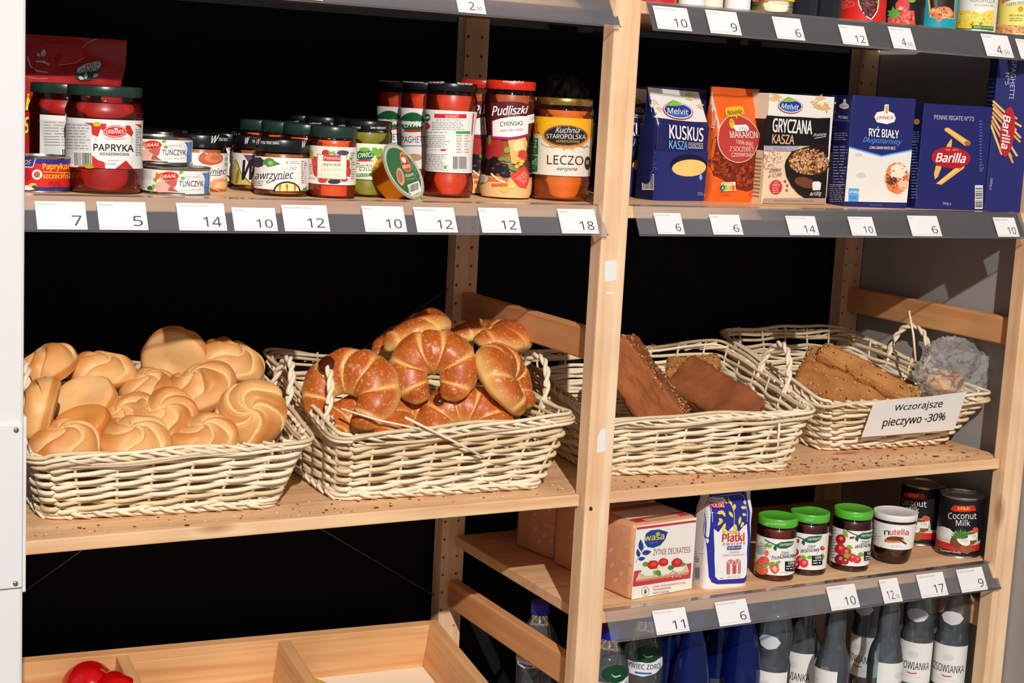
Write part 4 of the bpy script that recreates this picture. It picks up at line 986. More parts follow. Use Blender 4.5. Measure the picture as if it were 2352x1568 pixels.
# green pesto
PES = paste((132, 124, 34), scale=240)
body = [(.0295, 0), (.0330, .004), (.0336, .014), (.0322, .024), (.0318, .030), (.0318, .068), (.0322, .073), (.0332, .080), (.0326, .088), (.0300, .0945)]
pos = (-.318, .116)
j, R = jar('pesto_jar', 'green pesto jar right of the red pepper relish', 'jar', *pos, Z2, body, (.0325, .092, .1045), .0885, PES, 'green pesto jars')
A = Art(sheet(*pos, Z2, R), FA); band(A, R, -90, 90, .0245, .0735, (234, 232, 220)); A.ell(772, 962, 106, 62, (26, 104, 56)); A.ell(770, 898, 62, 24, LG); A.ell(772, 1022, 92, 12, RED)
A.text('ŁOWICZ', 0, 0, 0, 0, WH, .03, .15, ((672, 942), (874, 925), (870, 975), (668, 992))); A.text('Pesto', 0, 0, 0, 0, (66, 120, 66), .0, .3, ((672, 1045), (858, 1050), (850, 1140), (666, 1136))); A.quad((668, 1170), (856, 1160), (852, 1198), (668, 1208), (40, 124, 60)); A.text('ZIELONE', 0, 0, 0, 0, WH, .03, 0, ((680, 1174), (824, 1166), (823, 1190), (680, 1198)))
for x, y, L, w, a, c in ((870, 870, 110, 38, 70, LG), (960, 880, 100, 30, 115, (130, 180, 60)), (930, 960, 90, 26, 100, (110, 160, 50)), (990, 900, 60, 20, 60, LG)): A.leaf(x, y, L, w, a, c)
A.ell(890, 1040, 34, 44, (240, 214, 160), wob=.1); A.poly([(868, 1125), (905, 1112), (922, 1150), (895, 1170)], (226, 110, 50)); A.poly([(880, 1215), (922, 1180), (918, 1235), (860, 1240)], (232, 130, 60)); A.para(672, 1218, 850, 1, 14, (196, 186, 130)); wrap(A, 'label', R, j)
lid_words(j, *pos, [('najlepsze!', ((600, 634), (726, 636), (726, 672), (600, 668)), 0), ('Samo najlepsze!', ((838, 636), (1010, 638), (1008, 676), (836, 672)), 0)], .0327, FA)
for x, y, lb in ((-.306, .190, 'green pesto jar behind the leaning tin'), (-.322, .262, 'green pesto jar third in its row, in shade'), (-.330, .334, 'rearmost green pesto jar in shade')):
    dup(j, (x, y, Z2), facing(x, y) + .1, lb)
# tomato sauce for pasta
TOM = paste((198, 60, 20), scale=130)
body = [(.0300, 0), (.0345, .004), (.0362, .012), (.0362, .022), (.0345, .032), (.0333, .045), (.0333, .070), (.0345, .095), (.0366, .116), (.0372, .126), (.0366, .138), (.0340, .148), (.0325, .152)]
pos = (-.182, .136)
j, R = jar('sauce_jar', 'tall tomato sauce jar turned with its text side out', 'jar', *pos, Z2, body, (.0358, .1505, .1625), .145, TOM, 'tomato sauce jars')
A = Art(sheet(*pos, Z2, R), FS); band(A, R, -84, 84, .0362, .1235, WH); A.quad((282, 496), (646, 500), (645, 548), (280, 543), (206, 44, 44)); A.text('SOS SPAGHETTI', 405, 510, 556, 541, WH)
A.ell(202, 538, 36, 42, (34, 96, 56)); A.ell(202, 538, 28, 14, WH); A.ell(202, 636, 35, 33, RED); A.leaf(190, 608, 30, 8, -30, GR); A.para(300, 562, 630, 1, 20, (150, 148, 148)); A.para(256, 588, 690, 5, 20, (150, 148, 148)); A.para(175, 700, 480, 1, 26, (170, 166, 140)); A.para(180, 738, 470, 7, 21, (158, 156, 156)); A.para(230, 898, 340, 1, 16, (158, 156, 156)); A.ell(385, 903, 36, 12, (210, 70, 60))
A.rect(522, 690, 684, 720, (70, 160, 90)); A.para(530, 735, 600, 7, 31, (200, 150, 120)); A.para(620, 735, 672, 7, 31, (216, 170, 140)); A.para(165, 950, 440, 10, 19, (158, 156, 156)); A.bars(482, 965, 645, 1132, .01); A.ring(408, 1104, 38, 36, 3, (150, 190, 130)); A.ell(401, 1100, 10, 10, LG); A.ell(415, 1100, 10, 10, LG); A.poly([(393, 1104), (423, 1104), (408, 1122)], LG); A.poly([(712, 490), (726, 492), (704, 720), (694, 740)], RED)
wrap(A, 'label', R, j, .012)
lid_words(j, *pos, [('Więcej warzyw jedz!', ((190, 128), (392, 128), (392, 160), (190, 158)), 0), ('Więcej warzyw', ((542, 140), (712, 148), (710, 182), (540, 172)), 0)], .0360, FS)
pos = (-.184, .218); k, R = jar('sauce_jar', 'tomato sauce jar with a green logo, behind the text-side jar', 'jar', *pos, Z2, body, (.0358, .1505, .1625), .145, TOM, 'tomato sauce jars')
A = Art(sheet(*pos, Z2, R), FA); band(A, R, -84, 84, .0362, .1235, WH); A.ell(1310, 592, 140, 112, (30, 96, 50)); A.ell(1315, 690, 110, 14, RED); A.text('ŁOWICZ', 0, 0, 0, 0, WH, .03, .15, ((1172, 585), (1480, 575), (1474, 640), (1166, 650))); A.text('SPAGHETTI', 1146, 748, 1480, 822, (56, 50, 48), .004)
for x, y, s in ((1075, 470, 14), (1103, 490, 10), (1102, 720, 14), (1130, 620, 12)): A.ell(x, y, s, s * 1.3, (70, 40, 34))
A.leaf(1045, 590, 80, 22, -70, GR); A.leaf(1080, 580, 80, 24, -90, (60, 130, 60)); A.leaf(1120, 690, 90, 24, -70, LG); A.rect(1140, 850, 1480, 860, (150, 148, 148)); A.ell(1330, 985, 90, 40, (190, 150, 110)); wrap(A, 'label', R, k, .012)
lid_words(k, *pos, [('Więcej warzyw jedz!', ((1186, 122), (1438, 136), (1436, 158), (1184, 146)), 0)], .0360, FA)
dup(k, (-.186, .300, Z2), facing(-.186, .3), 'tomato sauce jar deepest in its row, in shade')
# rice sauce with red lid
body = [(.0325, 0), (.0365, .005), (.0380, .014), (.0382, .026), (.0368, .036), (.0345, .048), (.0322, .062), (.0318, .076), (.0330, .092), (.0352, .108), (.0376, .130), (.0378, .142), (.0365, .150), (.0350, .156)]
pos = (-.088, .134); RICE = paste((176, 84, 40), scale=120)
j, R = jar('rice_sauce_jar', 'tall waisted sauce jar with a red lid and vegetable picture', 'jar', *pos, Z2, body, (.0366, .1575, .1705), .150, RICE, 'rice sauce jars', lid_mat=REDLID)
A = Art(sheet(*pos, Z2, R), FS); band(A, R, -95, 95, .0025, .030, (238, 188, 128)); band(A, R, -95, 95, .030, .0325, (230, 170, 104))
A.ell(950, 880, 110, 150, (176, 48, 44), wob=.06); A.poly([(1110, 790), (1300, 745), (1330, 830), (1310, 1010), (1150, 1060), (1130, 900)], (238, 186, 106)); A.ell(1230, 860, 60, 70, (250, 220, 160), wob=.1); A.leaf(1075, 935, 90, 34, -50, (140, 160, 60)); A.ell(905, 790, 20, 55, (140, 140, 60)); A.ell(1270, 960, 50, 60, (214, 70, 50), wob=.1)
for x, y, rx, ry in ((965, 1030, 60, 50), (1055, 1110, 85, 60), (930, 1135, 62, 58), (1085, 1180, 58, 44), (1000, 1090, 70, 50)): A.ell(x, y, rx, ry, (30, 20, 26), wob=.18)
for x, y in ((1000, 1060), (1075, 1080), (945, 1110), (1060, 1160)): A.ell(x, y, 22, 12, (84, 66, 70), wob=.2)
for x, y, a in ((1000, 1010, -10), (1060, 1000, 20), (1120, 1060, 60), (1150, 1110, 10)): A.leaf(x, y, 90, 24, a, (110, 150, 70))
for x, y in ((1190, 1040), (1230, 1010), (1250, 1060), (1210, 1085), (1270, 1030)): A.ell(x, y, 24, 20, (244, 200, 90), wob=.1)
A.poly([(1140, 1210), (1215, 1130), (1290, 1080), (1335, 1160), (1345, 1240), (1310, 1335), (1230, 1318)], (222, 74, 66)); A.poly([(1190, 1225), (1290, 1130), (1320, 1200), (1290, 1290)], (236, 120, 104)); A.speck(1290, 1215, 35, 60, 22, 8, [(246, 170, 120), (90, 130, 50)])
A.quad((890, 1210), (1115, 1222), (1115, 1258), (890, 1248), (228, 110, 60)); A.quad((935, 1280), (1115, 1276), (1112, 1308), (935, 1312), (226, 104, 56)); A.line([(925, 1165), (985, 1222), (1078, 1268)], 20, (240, 224, 200)); A.ell(1072, 1348, 50, 28, (244, 190, 80), wob=.08); A.ell(1150, 1312, 44, 30, (248, 206, 100), wob=.08); A.ell(840, 1225, 52, 48, (206, 204, 196)); A.para(808, 1205, 875, 3, 16, (110, 108, 100)); A.leaf(820, 1262, 40, 10, 0, LG)
A.poly([(918, 376), (1020, 362), (1140, 357), (1260, 366), (1342, 392), (1334, 522), (1230, 522), (1120, 532), (1020, 552), (946, 578)], (96, 22, 34)); A.poly([(946, 578), (1020, 552), (1120, 532), (1230, 522), (1334, 522), (1326, 718), (1230, 745), (1130, 758), (942, 748)], (240, 238, 234)); A.poly([(942, 748), (1130, 758), (1230, 745), (1326, 718), (1326, 742), (1230, 772), (1130, 788), (946, 776)], (176, 30, 100)); A.poly([(930, 560), (946, 578), (946, 776), (936, 770)], (176, 30, 100))
A.text('Pudliszki', 0, 0, 0, 0, WH, .03, .2, ((945, 404), (1330, 408), (1322, 490), (940, 520))); A.text('— OD 1920 —', 0, 0, 0, 0, (230, 190, 150), .005, 0, ((1068, 508), (1240, 502), (1240, 518), (1068, 524))); A.text('CHIŃSKI', 0, 0, 0, 0, (62, 76, 62), .015, 0, ((1028, 570), (1270, 562), (1270, 622), (1028, 640))); A.text('sos do ryżu', 0, 0, 0, 0, (176, 40, 100), .005, 0, ((1034, 668), (1270, 652), (1268, 692), (1032, 706)))
A.poly([(1320, 512), (1392, 494), (1392, 590), (1328, 606)], (236, 236, 236)); A.text('12 00zł', 0, 0, 0, 0, (120, 120, 124), quad=((1350, 535), (1388, 526), (1388, 556), (1350, 565)))
wrap(A, 'sleeve_print', R, j, .008)
lid_words(j, *pos, [('www.pudliszki.pl', ((1056, 118), (1284, 124), (1282, 160), (1054, 150)), 0)], .0369, FS)
dup(j, (-.092, .212, Z2), facing(-.092, .212) + .35, 'red-lidded sauce jar half hidden behind the front one')
# vegetable stew
body = [(.0370, 0), (.0420, .005), (.0438, .016), (.0444, .030), (.0436, .038), (.0436, .118), (.0444, .126), (.0436, .134), (.0405, .140)]
pos = (-.007, .115); LEC = paste((210, 106, 28), scale=70)
j, R = jar('stew_jar', 'wide vegetable stew jar with gold lid and yellow label', 'jar', *pos, Z2, body, (.0420, .1395, .1500), .132, LEC, 'vegetable stew jars', lid_mat=GOLDLID)
T = sheet(*pos, Z2, R); A = Art(T, FS); band(A, R, -90, 90, .0375, .1215, (232, 222, 206)); band(A, R, -90, 90, .094, .1215, (246, 178, 30))
A.quad((1350, 770), (1452, 770), (1450, 955), (1352, 952), (40, 128, 50)); A.quad((1352, 966), (1446, 966), (1442, 1150), (1352, 1146), (40, 128, 50)); A.text('BEZ', 1352, 790, 1434, 875, WH, .02); A.para(1360, 890, 1432, 3, 17, (180, 214, 180)); A.text('2w1', 1350, 995, 1430, 1072, WH, .02); A.para(1362, 1085, 1430, 2, 20, (180, 214, 180)); A.text('XL', 1388, 605, 1466, 712, (206, 60, 30), .03)
A.ell(1760, 752, 262, 134, (232, 150, 50), 2); A.ell(1760, 744, 242, 118, (36, 32, 32), 2); A.ring(1760, 744, 232, 110, 4, (190, 140, 60), 2); A.text('Kuchnia', 0, 0, 0, 0, WH, .0, .35, ((1650, 640), (1922, 650), (1916, 715), (1645, 708))); A.text('STAROPOLSKA', 0, 0, 0, 0, WH, .0, 0, ((1547, 722), (1985, 730), (1982, 784), (1545, 770))); A.text('NOWOCZEŚNIE', 0, 0, 0, 0, (226, 170, 70), .01, 0, ((1655, 785), (1918, 790), (1916, 822), (1654, 815)))
for sgn in (-1, 1):
    A.line([(1790 + sgn * 8, 860), (1790 + sgn * 80, 848), (1790 + sgn * 180, 880), (1790 + sgn * 215, 850)], 6, (196, 120, 60)); A.line([(1790 + sgn * 10, 890), (1790 + sgn * 50, 872), (1790 + sgn * 60, 898), (1790 + sgn * 30, 900)], 5, (196, 120, 60)); A.line([(1790 + sgn * 120, 850), (1790 + sgn * 230, 870), (1790 + sgn * 300, 830)], 4, (206, 150, 90))
A.text('LECZO', 0, 0, 0, 0, (70, 38, 28), .0, 0, ((1555, 958), (1956, 972), (1954, 1072), (1553, 1062))); A.text('warzywne', 0, 0, 0, 0, (70, 50, 44), .005, .2, ((1662, 1100), (1890, 1108), (1884, 1148), (1656, 1140))); A.ell(2002, 1050, 34, 74, (40, 34, 32)); A.text('600', 1982, 1020, 2016, 1062, WH)
wrap(A, 'label', R, j); dup(j, (-.010, .216, Z2), facing(-.01, .216) + .5, 'vegetable stew jar hidden behind the yellow labelled one')
# leaning pate tin
tc = onY(926, 394, .076)
tin = thing('pate_tin', 'gold pâté tin with green lid leaning on edge against the pesto', 'tin', tc, 0)
tin.matrix_world = Matrix.Translation(tc) @ view_frame((.78, .40, .47), 0, (-.48, .87, 0))
r0 = .0415
lathe('tin_cup', [(0, -.030), (.033, -.030), (.0355, -.028), (.0385, -.004), (.0395, -.001), (.0425, -.0004), (.043, .0002)], GOLD, tin, 64, 40)
lathe('foil_lid', [(.0432, .0), (.0432, .0010), (.0405, .0010), (.0400, .0004), (0, .0004)], mat((206, 206, 196), .3, .5, .7), tin, 64, 40)
bm = bmesh.new(); add_box(bm, (-.007, -.0505, .0002), (.007, -.041, .0010), .0002); from_bm('pull_tab', bm, mat((190, 200, 60), .4), tin)
W4 = tin.matrix_world; ux, uz = (W4.to_3x3() @ Vector((1, 0, 0))), (W4.to_3x3() @ Vector((0, 1, 0)))
A = Art(plane_sheet(tc, ux, uz), FA); U = A.T; A.raw([[(0, 0), (.0405 * math.cos(2 * math.pi * k / 48), .0405 * math.sin(2 * math.pi * k / 48)), (.0405 * math.cos(2 * math.pi * (k + 1) / 48), .0405 * math.sin(2 * math.pi * (k + 1) / 48))] for k in range(48)], (186, 196, 170))
A.raw([[(0, 0), (.0362 * math.cos(2 * math.pi * k / 48), .0362 * math.sin(2 * math.pi * k / 48)), (.0362 * math.cos(2 * math.pi * (k + 1) / 48), .0362 * math.sin(2 * math.pi * (k + 1) / 48))] for k in range(48)], (44, 104, 56))
A.poly([(1160, 950), (1180, 925), (1215, 945), (1245, 1000), (1285, 1090), (1280, 1150), (1235, 1155), (1190, 1110), (1165, 1010)], (226, 140, 40)); A.poly([(1172, 970), (1190, 950), (1225, 980), (1262, 1050), (1280, 1110), (1262, 1145), (1225, 1135), (1185, 1075)], RED); A.ell(1205, 1020, 22, 38, WH, -25, wob=.1); A.text('PROFI', 0, 0, 0, 0, WH, .03, .0, ((1190, 1082), (1268, 1070), (1272, 1108), (1196, 1122)))
A.text('Pasztet', 0, 0, 0, 0, WH, .015, 0, ((1222, 1182), (1312, 1158), (1318, 1190), (1228, 1222))); A.text('firmowy', 0, 0, 0, 0, (190, 186, 60), .015, 0, ((1235, 1232), (1322, 1210), (1326, 1240), (1240, 1265))); A.ell(1165, 1210, 42, 100, (226, 160, 130), -12, wob=.03); A.ell(1160, 1205, 28, 74, (190, 110, 80), -12); A.poly([(1240, 1305), (1370, 1255), (1402, 1370), (1290, 1428)], WH)
A.bars(1258, 1308, 1372, 1398, -.38); A.para(1280, 1000, 1340, 6, 22, (150, 180, 150), slope=.5); A.ring(1355, 1205, 30, 34, 4, (150, 180, 150))
A.mesh('lid_print', plane_map(Vector((0, 0, .0012)), Vector((1, 0, 0)), Vector((0, 1, 0))), tin)
# ------------------------------------------------------------------ lower right shelf: jams, spread, coconut milk
def base_at(px, py, z, r):
    """centre of an upright round thing whose nearest base point shows at (px, py)"""
    p = onZ(px, py, z); d = Vector((p.x - CAM.x, p.y - CAM.y, 0)).normalized(); c = p + d * r
    return (round(c.x, 4), round(c.y, 4))
body = [(.0290, 0), (.0322, .004), (.0330, .010), (.0330, .078), (.0322, .084), (.0300, .089), (.0290, .093)]
def jam(label, pos, col): return jar('jam_jar', label, 'jar', *pos, Z3, body, (.0330, .0905, .1045), .086, paste(col, scale=150), 'jam jars with lime green lids', lid_mat=LIME)
def jam_base(A, R): band(A, R, -88, 88, .0115, .0725, (238, 234, 228)); return A
def wreath(A, x, y, s=1.0):
    A.line([(x - 180 * s, y - 52 * s), (x - 130 * s, y - 22 * s), (x - 70 * s, y)], 8 * s, (30, 84, 50)); A.leaf(x - 95 * s, y + 5 * s, 48 * s, 16 * s, 75, (34, 92, 54)); A.poly([(x - 95 * s, y + 2), (x - 40 * s, y - 28 * s), (x + 30 * s, y - 36 * s), (x + 78 * s, y - 38 * s), (x + 62 * s, y), (x + 10 * s, y + 28 * s), (x - 50 * s, y + 28 * s)], (28, 98, 60))
    A.text('Herbapol', 0, 0, 0, 0, WH, .01, .3, ((x - 50 * s, y - 16 * s), (x + 66 * s, y - 30 * s), (x + 62 * s, y + 4 * s), (x - 54 * s, y + 20 * s)))
def seal(A, x, y, w, h): A.quad((x, y + 8), (x + w, y), (x + w, y + h - 8), (x, y + h), BK); A.text('100%', 0, 0, 0, 0, WH, .02, 0, ((x + w * .28, y + 16), (x + w * .9, y + 8), (x + w * .9, y + 36), (x + w * .28, y + 42))); A.para(x + w * .12, y + 50, x + w * .95, 2, 22, WH, slope=-.08)
pos = base_at(1775.5, 1336, Z3, .033); j, R = jam('strawberry jam jar, nearest the white oat flakes bag', pos, (104, 22, 14))
A = jam_base(Art(sheet(*pos, Z3, R), FN), R); A.para(120, 600, 150, 8, 26, (150, 148, 148)); A.ell(190, 705, 46, 58, (196, 194, 186)); A.para(158, 680, 222, 4, 20, (130, 128, 120))
for x, y, rx, ry, a in ((205, 822, 58, 46, -20), (165, 855, 40, 40, 0), (195, 892, 60, 44, 25), (240, 745, 18, 26, 0)): A.ell(x, y, rx, ry, (222, 92, 70), a, wob=.05); A.speck(x, y, rx * .8, ry * .8, 16, 4, [(244, 190, 130)])
A.poly([(262, 868), (300, 835), (345, 845), (352, 900), (318, 935), (285, 915)], (222, 86, 70)); A.poly([(285, 880), (315, 855), (335, 885), (318, 918)], (244, 180, 150))
for x, y, a in ((225, 690, -50), (245, 690, -20), (250, 850, -20), (270, 830, 10), (320, 840, -30), (140, 840, 60), (200, 860, 0)): A.leaf(x, y, 55, 15, a, LG)
wreath(A, 405, 672); A.text('Dżem', 0, 0, 0, 0, BK, .0, .3, ((370, 728), (436, 720), (430, 752), (364, 760))); A.text('Truskawkowy', 0, 0, 0, 0, BK, .012, .25, ((285, 768), (510, 735), (505, 790), (280, 812))); seal(A, 402, 808, 90, 96); A.para(360, 915, 440, 1, 10, (150, 148, 148)); wrap(A, 'label', R, j)
lid_words(j, *pos, [('SMAK TO W NATURZE', ((216, 466), (412, 478), (410, 500), (214, 490)), 0)], .0332, FN, Z3, None, (190, 226, 160))
pos = base_at(1849, 1323, Z3, .033); j, R = jam('cherry jam jar between the strawberry jar and the third jar', pos, (70, 12, 16))
A = jam_base(Art(sheet(*pos, Z3, R), FN), R); A.quad((490, 610), (535, 620), (530, 655), (490, 640), (150, 50, 40))
for x, y, r, c in ((495, 735, 34, (190, 36, 40)), (540, 805, 40, RED), (575, 835, 40, (214, 60, 66)), (505, 850, 32, (150, 26, 34)), (740, 700, 20, RED)): A.ell(x, y, r, r, c); A.ell(x + 4, y - 6, r * .4, r * .4, (236, 130, 130))
for x, y, a in ((600, 785, -10), (545, 770, 20), (480, 790, 70), (735, 745, 80)): A.leaf(x, y, 60, 17, a, LG)
wreath(A, 660, 622); A.text('Dżem', 0, 0, 0, 0, BK, .0, .3, ((612, 670), (680, 662), (674, 694), (606, 702))); A.text('Wiśniowy', 0, 0, 0, 0, BK, .012, .25, ((552, 708), (720, 686), (714, 738), (546, 752))); seal(A, 645, 758, 92, 96); wrap(A, 'label', R, j)
lid_words(j, *pos, [('Herbapol', ((582, 436), (665, 436), (664, 456), (580, 456)), .3)], .0332, FN, Z3, None, (200, 230, 170))
pos = base_at(1948, 1314, Z3, .033); j, R = jam('cherry jam jar beside the hazelnut spread jar', pos, (62, 10, 16))
A = jam_base(Art(sheet(*pos, Z3, R), FN), R); A.para(818, 535, 862, 10, 27, (150, 148, 148)); A.quad((985, 600), (1030, 592), (1030, 610), (985, 620), (150, 50, 40))
for x, y, r, c in ((905, 620, 46, (170, 34, 40)), (900, 705, 48, (196, 40, 44)), (955, 735, 46, (206, 44, 48)), (900, 800, 48, (130, 26, 40)), (945, 815, 34, (160, 40, 50)), (1008, 785, 38, RED), (1052, 800, 36, (214, 60, 66))): A.ell(x, y, r, r, c); A.ell(x + 5, y - 8, r * .35, r * .35, (236, 120, 120))
for x, y, L, a in ((930, 535, 80, 60), (960, 680, 60, 20), (930, 770, 70, -10), (1060, 750, 60, 10)): A.leaf(x, y, L, 20, a, LG)
wreath(A, 1140, 588); A.text('Dżem', 0, 0, 0, 0, BK, .0, .3, ((1090, 632), (1160, 622), (1154, 654), (1084, 664))); A.text('Wiśniowy', 0, 0, 0, 0, BK, .012, .25, ((1040, 668), (1210, 640), (1204, 692), (1034, 712))); seal(A, 1112, 720, 92, 90); wrap(A, 'label', R, j)
lid_words(j, *pos, [('Herbapol', ((1022, 404), (1104, 402), (1103, 422), (1020, 424)), .3)], .0332, FN, Z3, None, (200, 230, 170))
# hazelnut spread
body = [(.0255, 0), (.0290, .004), (.0315, .012), (.0338, .026), (.0352, .045), (.0358, .062), (.0358, .072), (.0350, .078)]
pos = base_at(2046, 1296, Z3, .029); j, R = jar('hazelnut_spread_jar', 'brown hazelnut spread jar with a white lid', 'jar', *pos, Z3, body, (.0382, .0775, .0885), .074, paste((92, 50, 28), scale=60), lid_mat=WHITELID, dome=.0012)
A = Art(sheet(*pos, Z3, R), FN); band(A, R, -86, 86, .0285, .0725, (238, 236, 230)); A.para(1175, 520, 1230, 6, 22, (150, 148, 148)); A.para(1180, 590, 1285, 2, 22, (170, 168, 168)); A.rect(1242, 632, 1282, 688, (190, 188, 188)); A.rect(1246, 636, 1278, 684, (238, 236, 230)); A.text('n', 0, 0, 0, 0, BK, .05, 0, ((1298, 540), (1342, 541), (1342, 580), (1298, 579))); A.text('utella', 0, 0, 0, 0, (210, 54, 40), .05, 0, ((1348, 528), (1516, 528), (1516, 582), (1348, 580)))
A.poly([(1300, 620), (1350, 595), (1470, 598), (1478, 630), (1440, 648), (1330, 650)], (206, 130, 76)); A.ell(1390, 612, 75, 20, (110, 60, 36), wob=.08); A.line([(1400, 605), (1496, 662)], 16, (96, 56, 40)); A.ell(1312, 632, 14, 12, (190, 100, 50)); A.ell(1500, 620, 22, 12, (238, 220, 180)); A.para(1360, 672, 1470, 2, 14, (190, 188, 188)); wrap(A, 'label', R, j)
# coconut milk
pos = base_at(2196, 1281, Z3, .038); j, R = can('coconut_milk_can', 'black coconut milk can at the front by the right post', 'can', *pos, Z3, .0388, .1085, None, 'coconut milk cans')
A = Art(sheet(*pos, Z3, R), FN); band(A, R, -180, 180, .0045, .104, (24, 24, 30))
A.poly([(1765, 510), (1830, 505), (1890, 560), (1930, 550), (2000, 560), (2140, 520), (2140, 700), (1950, 700), (1770, 670)], (206, 204, 200)); A.ell(1840, 560, 90, 50, (230, 228, 224), 20, wob=.05)
band(A, R, -180, 180, .0125, .0245, (204, 46, 40)); band(A, R, -60, 95, .0245, .030, (206, 204, 200))
A.ell(1950, 640, 60, 60, (120, 70, 40), wob=.08); A.ell(2035, 705, 50, 45, (150, 90, 50), wob=.08); A.ell(1790, 690, 36, 26, (130, 80, 44), wob=.1); A.ell(2075, 610, 60, 60, (130, 80, 46), wob=.06); A.ell(2010, 628, 66, 42, (238, 236, 230), 32); A.ell(2012, 622, 44, 24, (214, 210, 204), 32)
for k in range(11): A.leaf(1985, 612, 95, 9, -165 + 15 * k, (86, 140, 50) if k % 2 else (50, 110, 40))
A.poly([(2050, 580), (2132, 560), (2128, 622), (2048, 632)], (236, 234, 232)); A.text('3 99', 2078, 580, 2118, 602, (110, 108, 108)); A.ell(2115, 535, 26, 24, (206, 90, 50))
A.poly([(1895, 345), (1930, 312), (2020, 318), (2105, 312), (2122, 360), (2085, 365), (2010, 372), (1925, 368)], (206, 44, 30)); A.text('M&K', 0, 0, 0, 0, (240, 190, 60), .04, 0, ((1962, 326), (2068, 326), (2066, 356), (1960, 356)))
A.text('Coconut', 1876, 380, 2124, 436, WH, .0); A.text('Milk', 1944, 442, 2068, 497, WH, .0); A.text('Premium Quality', 0, 0, 0, 0, WH, .01, .2, ((1810, 706), (1992, 730), (1988, 752), (1806, 732))); A.para(1850, 662, 1925, 1, 10, (90, 88, 88))
wrap(A, 'label', R, j); dup(j, (pos[0] - .012, pos[1] + .085, Z3), facing(pos[0], pos[1] + .085) - .55, 'coconut milk can standing in the dark behind the front one')

# ------------------------------------------------------------------ cartons and bags
def carton(name, label, cat, p0, p1, depth, h, m, group=None, lean=0):
    p0, p1 = Vector(p0), Vector(p1); d = p1 - p0; w = d.length
    t = thing(name, label, cat, p0, math.atan2(d.y, d.x), group)
    b = box('carton', (0, 0, 0), (w, depth, h), m, t, .0012)
    return t, w, d.normalized(), Vector((-d.y, d.x, 0)).normalized()
X3, Y3, Z3v = Vector((1, 0, 0)), Vector((0, 1, 0)), Vector((0, 0, 1))
def front(t, p0, dx, frame, eps=.0004): return Art(plane_sheet(Vector(p0), dx, Z3v), frame)
def put_front(A, t, name='front_print'): return A.mesh(name, plane_map(Vector((0, -.0003, 0)), X3, Z3v), t)
def side(t, p0, dy, depth, frame): return Art(plane_sheet(Vector(p0) + dy * depth, -dy, Z3v), frame)
def put_side(A, t, depth, name='side_print'): return A.mesh(name, plane_map(Vector((-.0003, depth, 0)), -Y3, Z3v), t)
FK, FJ = (1460, 170, 5.0587), (1880, 120, 3.5636)
def melvit(A, x, y, s=1.0):
    A.ell(x, y, 168 * s, 100 * s, (196, 40, 44), 4); A.ell(x, y - 3, 160 * s, 92 * s, WH, 4); A.ell(x, y - 4, 150 * s, 80 * s, (34, 58, 150), 4); A.ell(x, y + 45 * s, 110 * s, 24 * s, (60, 110, 190), 4); A.poly([(x - 120 * s, y - 60 * s), (x - 90 * s, y - 95 * s), (x - 30 * s, y - 125 * s), (x + 30 * s, y - 105 * s), (x + 75 * s, y - 65 * s), (x, y - 55 * s)], (130, 186, 60)); A.line([(x - 80 * s, y - 62 * s), (x - 20 * s, y - 95 * s), (x + 60 * s, y - 70 * s)], 6 * s, (190, 214, 110))
    A.text('Melvit', 0, 0, 0, 0, WH, .02, .18, ((x - 122 * s, y - 42 * s), (x + 116 * s, y - 18 * s), (x + 108 * s, y + 48 * s), (x - 128 * s, y + 26 * s)))
def wheat(A, x, y, n, L, a, c=(230, 180, 110)):
    for k in range(n): A.leaf(x + k * L * .32 * math.cos(math.radians(a)), y + k * L * .32 * math.sin(math.radians(a)), L, L * .16, a + (28 if k % 2 else -28), c)
# buckwheat
p0, p1 = onZ(1748, 468, Z2), onZ(1896, 470, Z2)
t, w, dx, dy = carton('buckwheat_box', 'white and black buckwheat carton with a groats bowl picture', 'box', p0, p1, .048, .1755, (mat((236, 226, 212), .45, .4)))
A = front(t, p0, dx, FK); h = .1755; A.raw([[(0, 0), (w, 0), (w, h), (0, h)]], (238, 232, 224)); A.put([[(1470, 1445), (2200, 1445), (2235, 825), (1490, 825)]], (234, 206, 172))
for x, y, a in ((1560, 240, 20), (1540, 300, -10), (1600, 230, 40), (2080, 300, -20), (2020, 330, 10), (2120, 420, -30), (2060, 390, -12), (2180, 330, 60)): wheat(A, x, y, 4, 70, a, (228, 186, 120))
melvit(A, 1790, 372, .86)
A.poly([(1512, 478), (1700, 492), (1900, 498), (2100, 512), (2252, 508), (2234, 832), (1490, 828)], (20, 19, 22)); A.tq('GRYCZANA', (1590, 512), (2044, 542), 158, WH, .03, 0, -8); A.tq('KASZA', (1582, 698), (1836, 708), 108, (230, 180, 140), .02, 0, -6); A.text('Prażona', 0, 0, 0, 0, WH, 0, .3, ((2058, 690), (2208, 676), (2204, 712), (2052, 726))); A.line([(2068, 746), (2200, 724)], 6, WH)
A.poly([(1496, 832), (1900, 838), (1840, 892), (1492, 888)], (168, 164, 186)); A.tq('PREMIUM', (1592, 852), (1742, 858), 22, (100, 96, 112), 0); A.speck(1600, 960, 110, 60, 90, 20, [(244, 222, 196), (226, 178, 140), (238, 200, 166)]); A.speck(1570, 1060, 80, 60, 40, 18, [(244, 222, 196), (226, 178, 140)])
A.poly([(2230, 800), (2100, 820), (1950, 850), (1800, 900), (1735, 1000), (1722, 1060), (1740, 1180), (1800, 1300), (1880, 1390), (1960, 1440), (2195, 1440), (2225, 1000)], (34, 22, 20)); A.ell(2000, 1020, 240, 150, (70, 40, 24), 10); A.speck(2000, 1015, 228, 150, 620, 13, [(206, 150, 100), (170, 104, 60), (230, 186, 140), (120, 70, 40), (190, 130, 84)]); A.ell(1960, 1260, 130, 60, (110, 64, 46), 15)
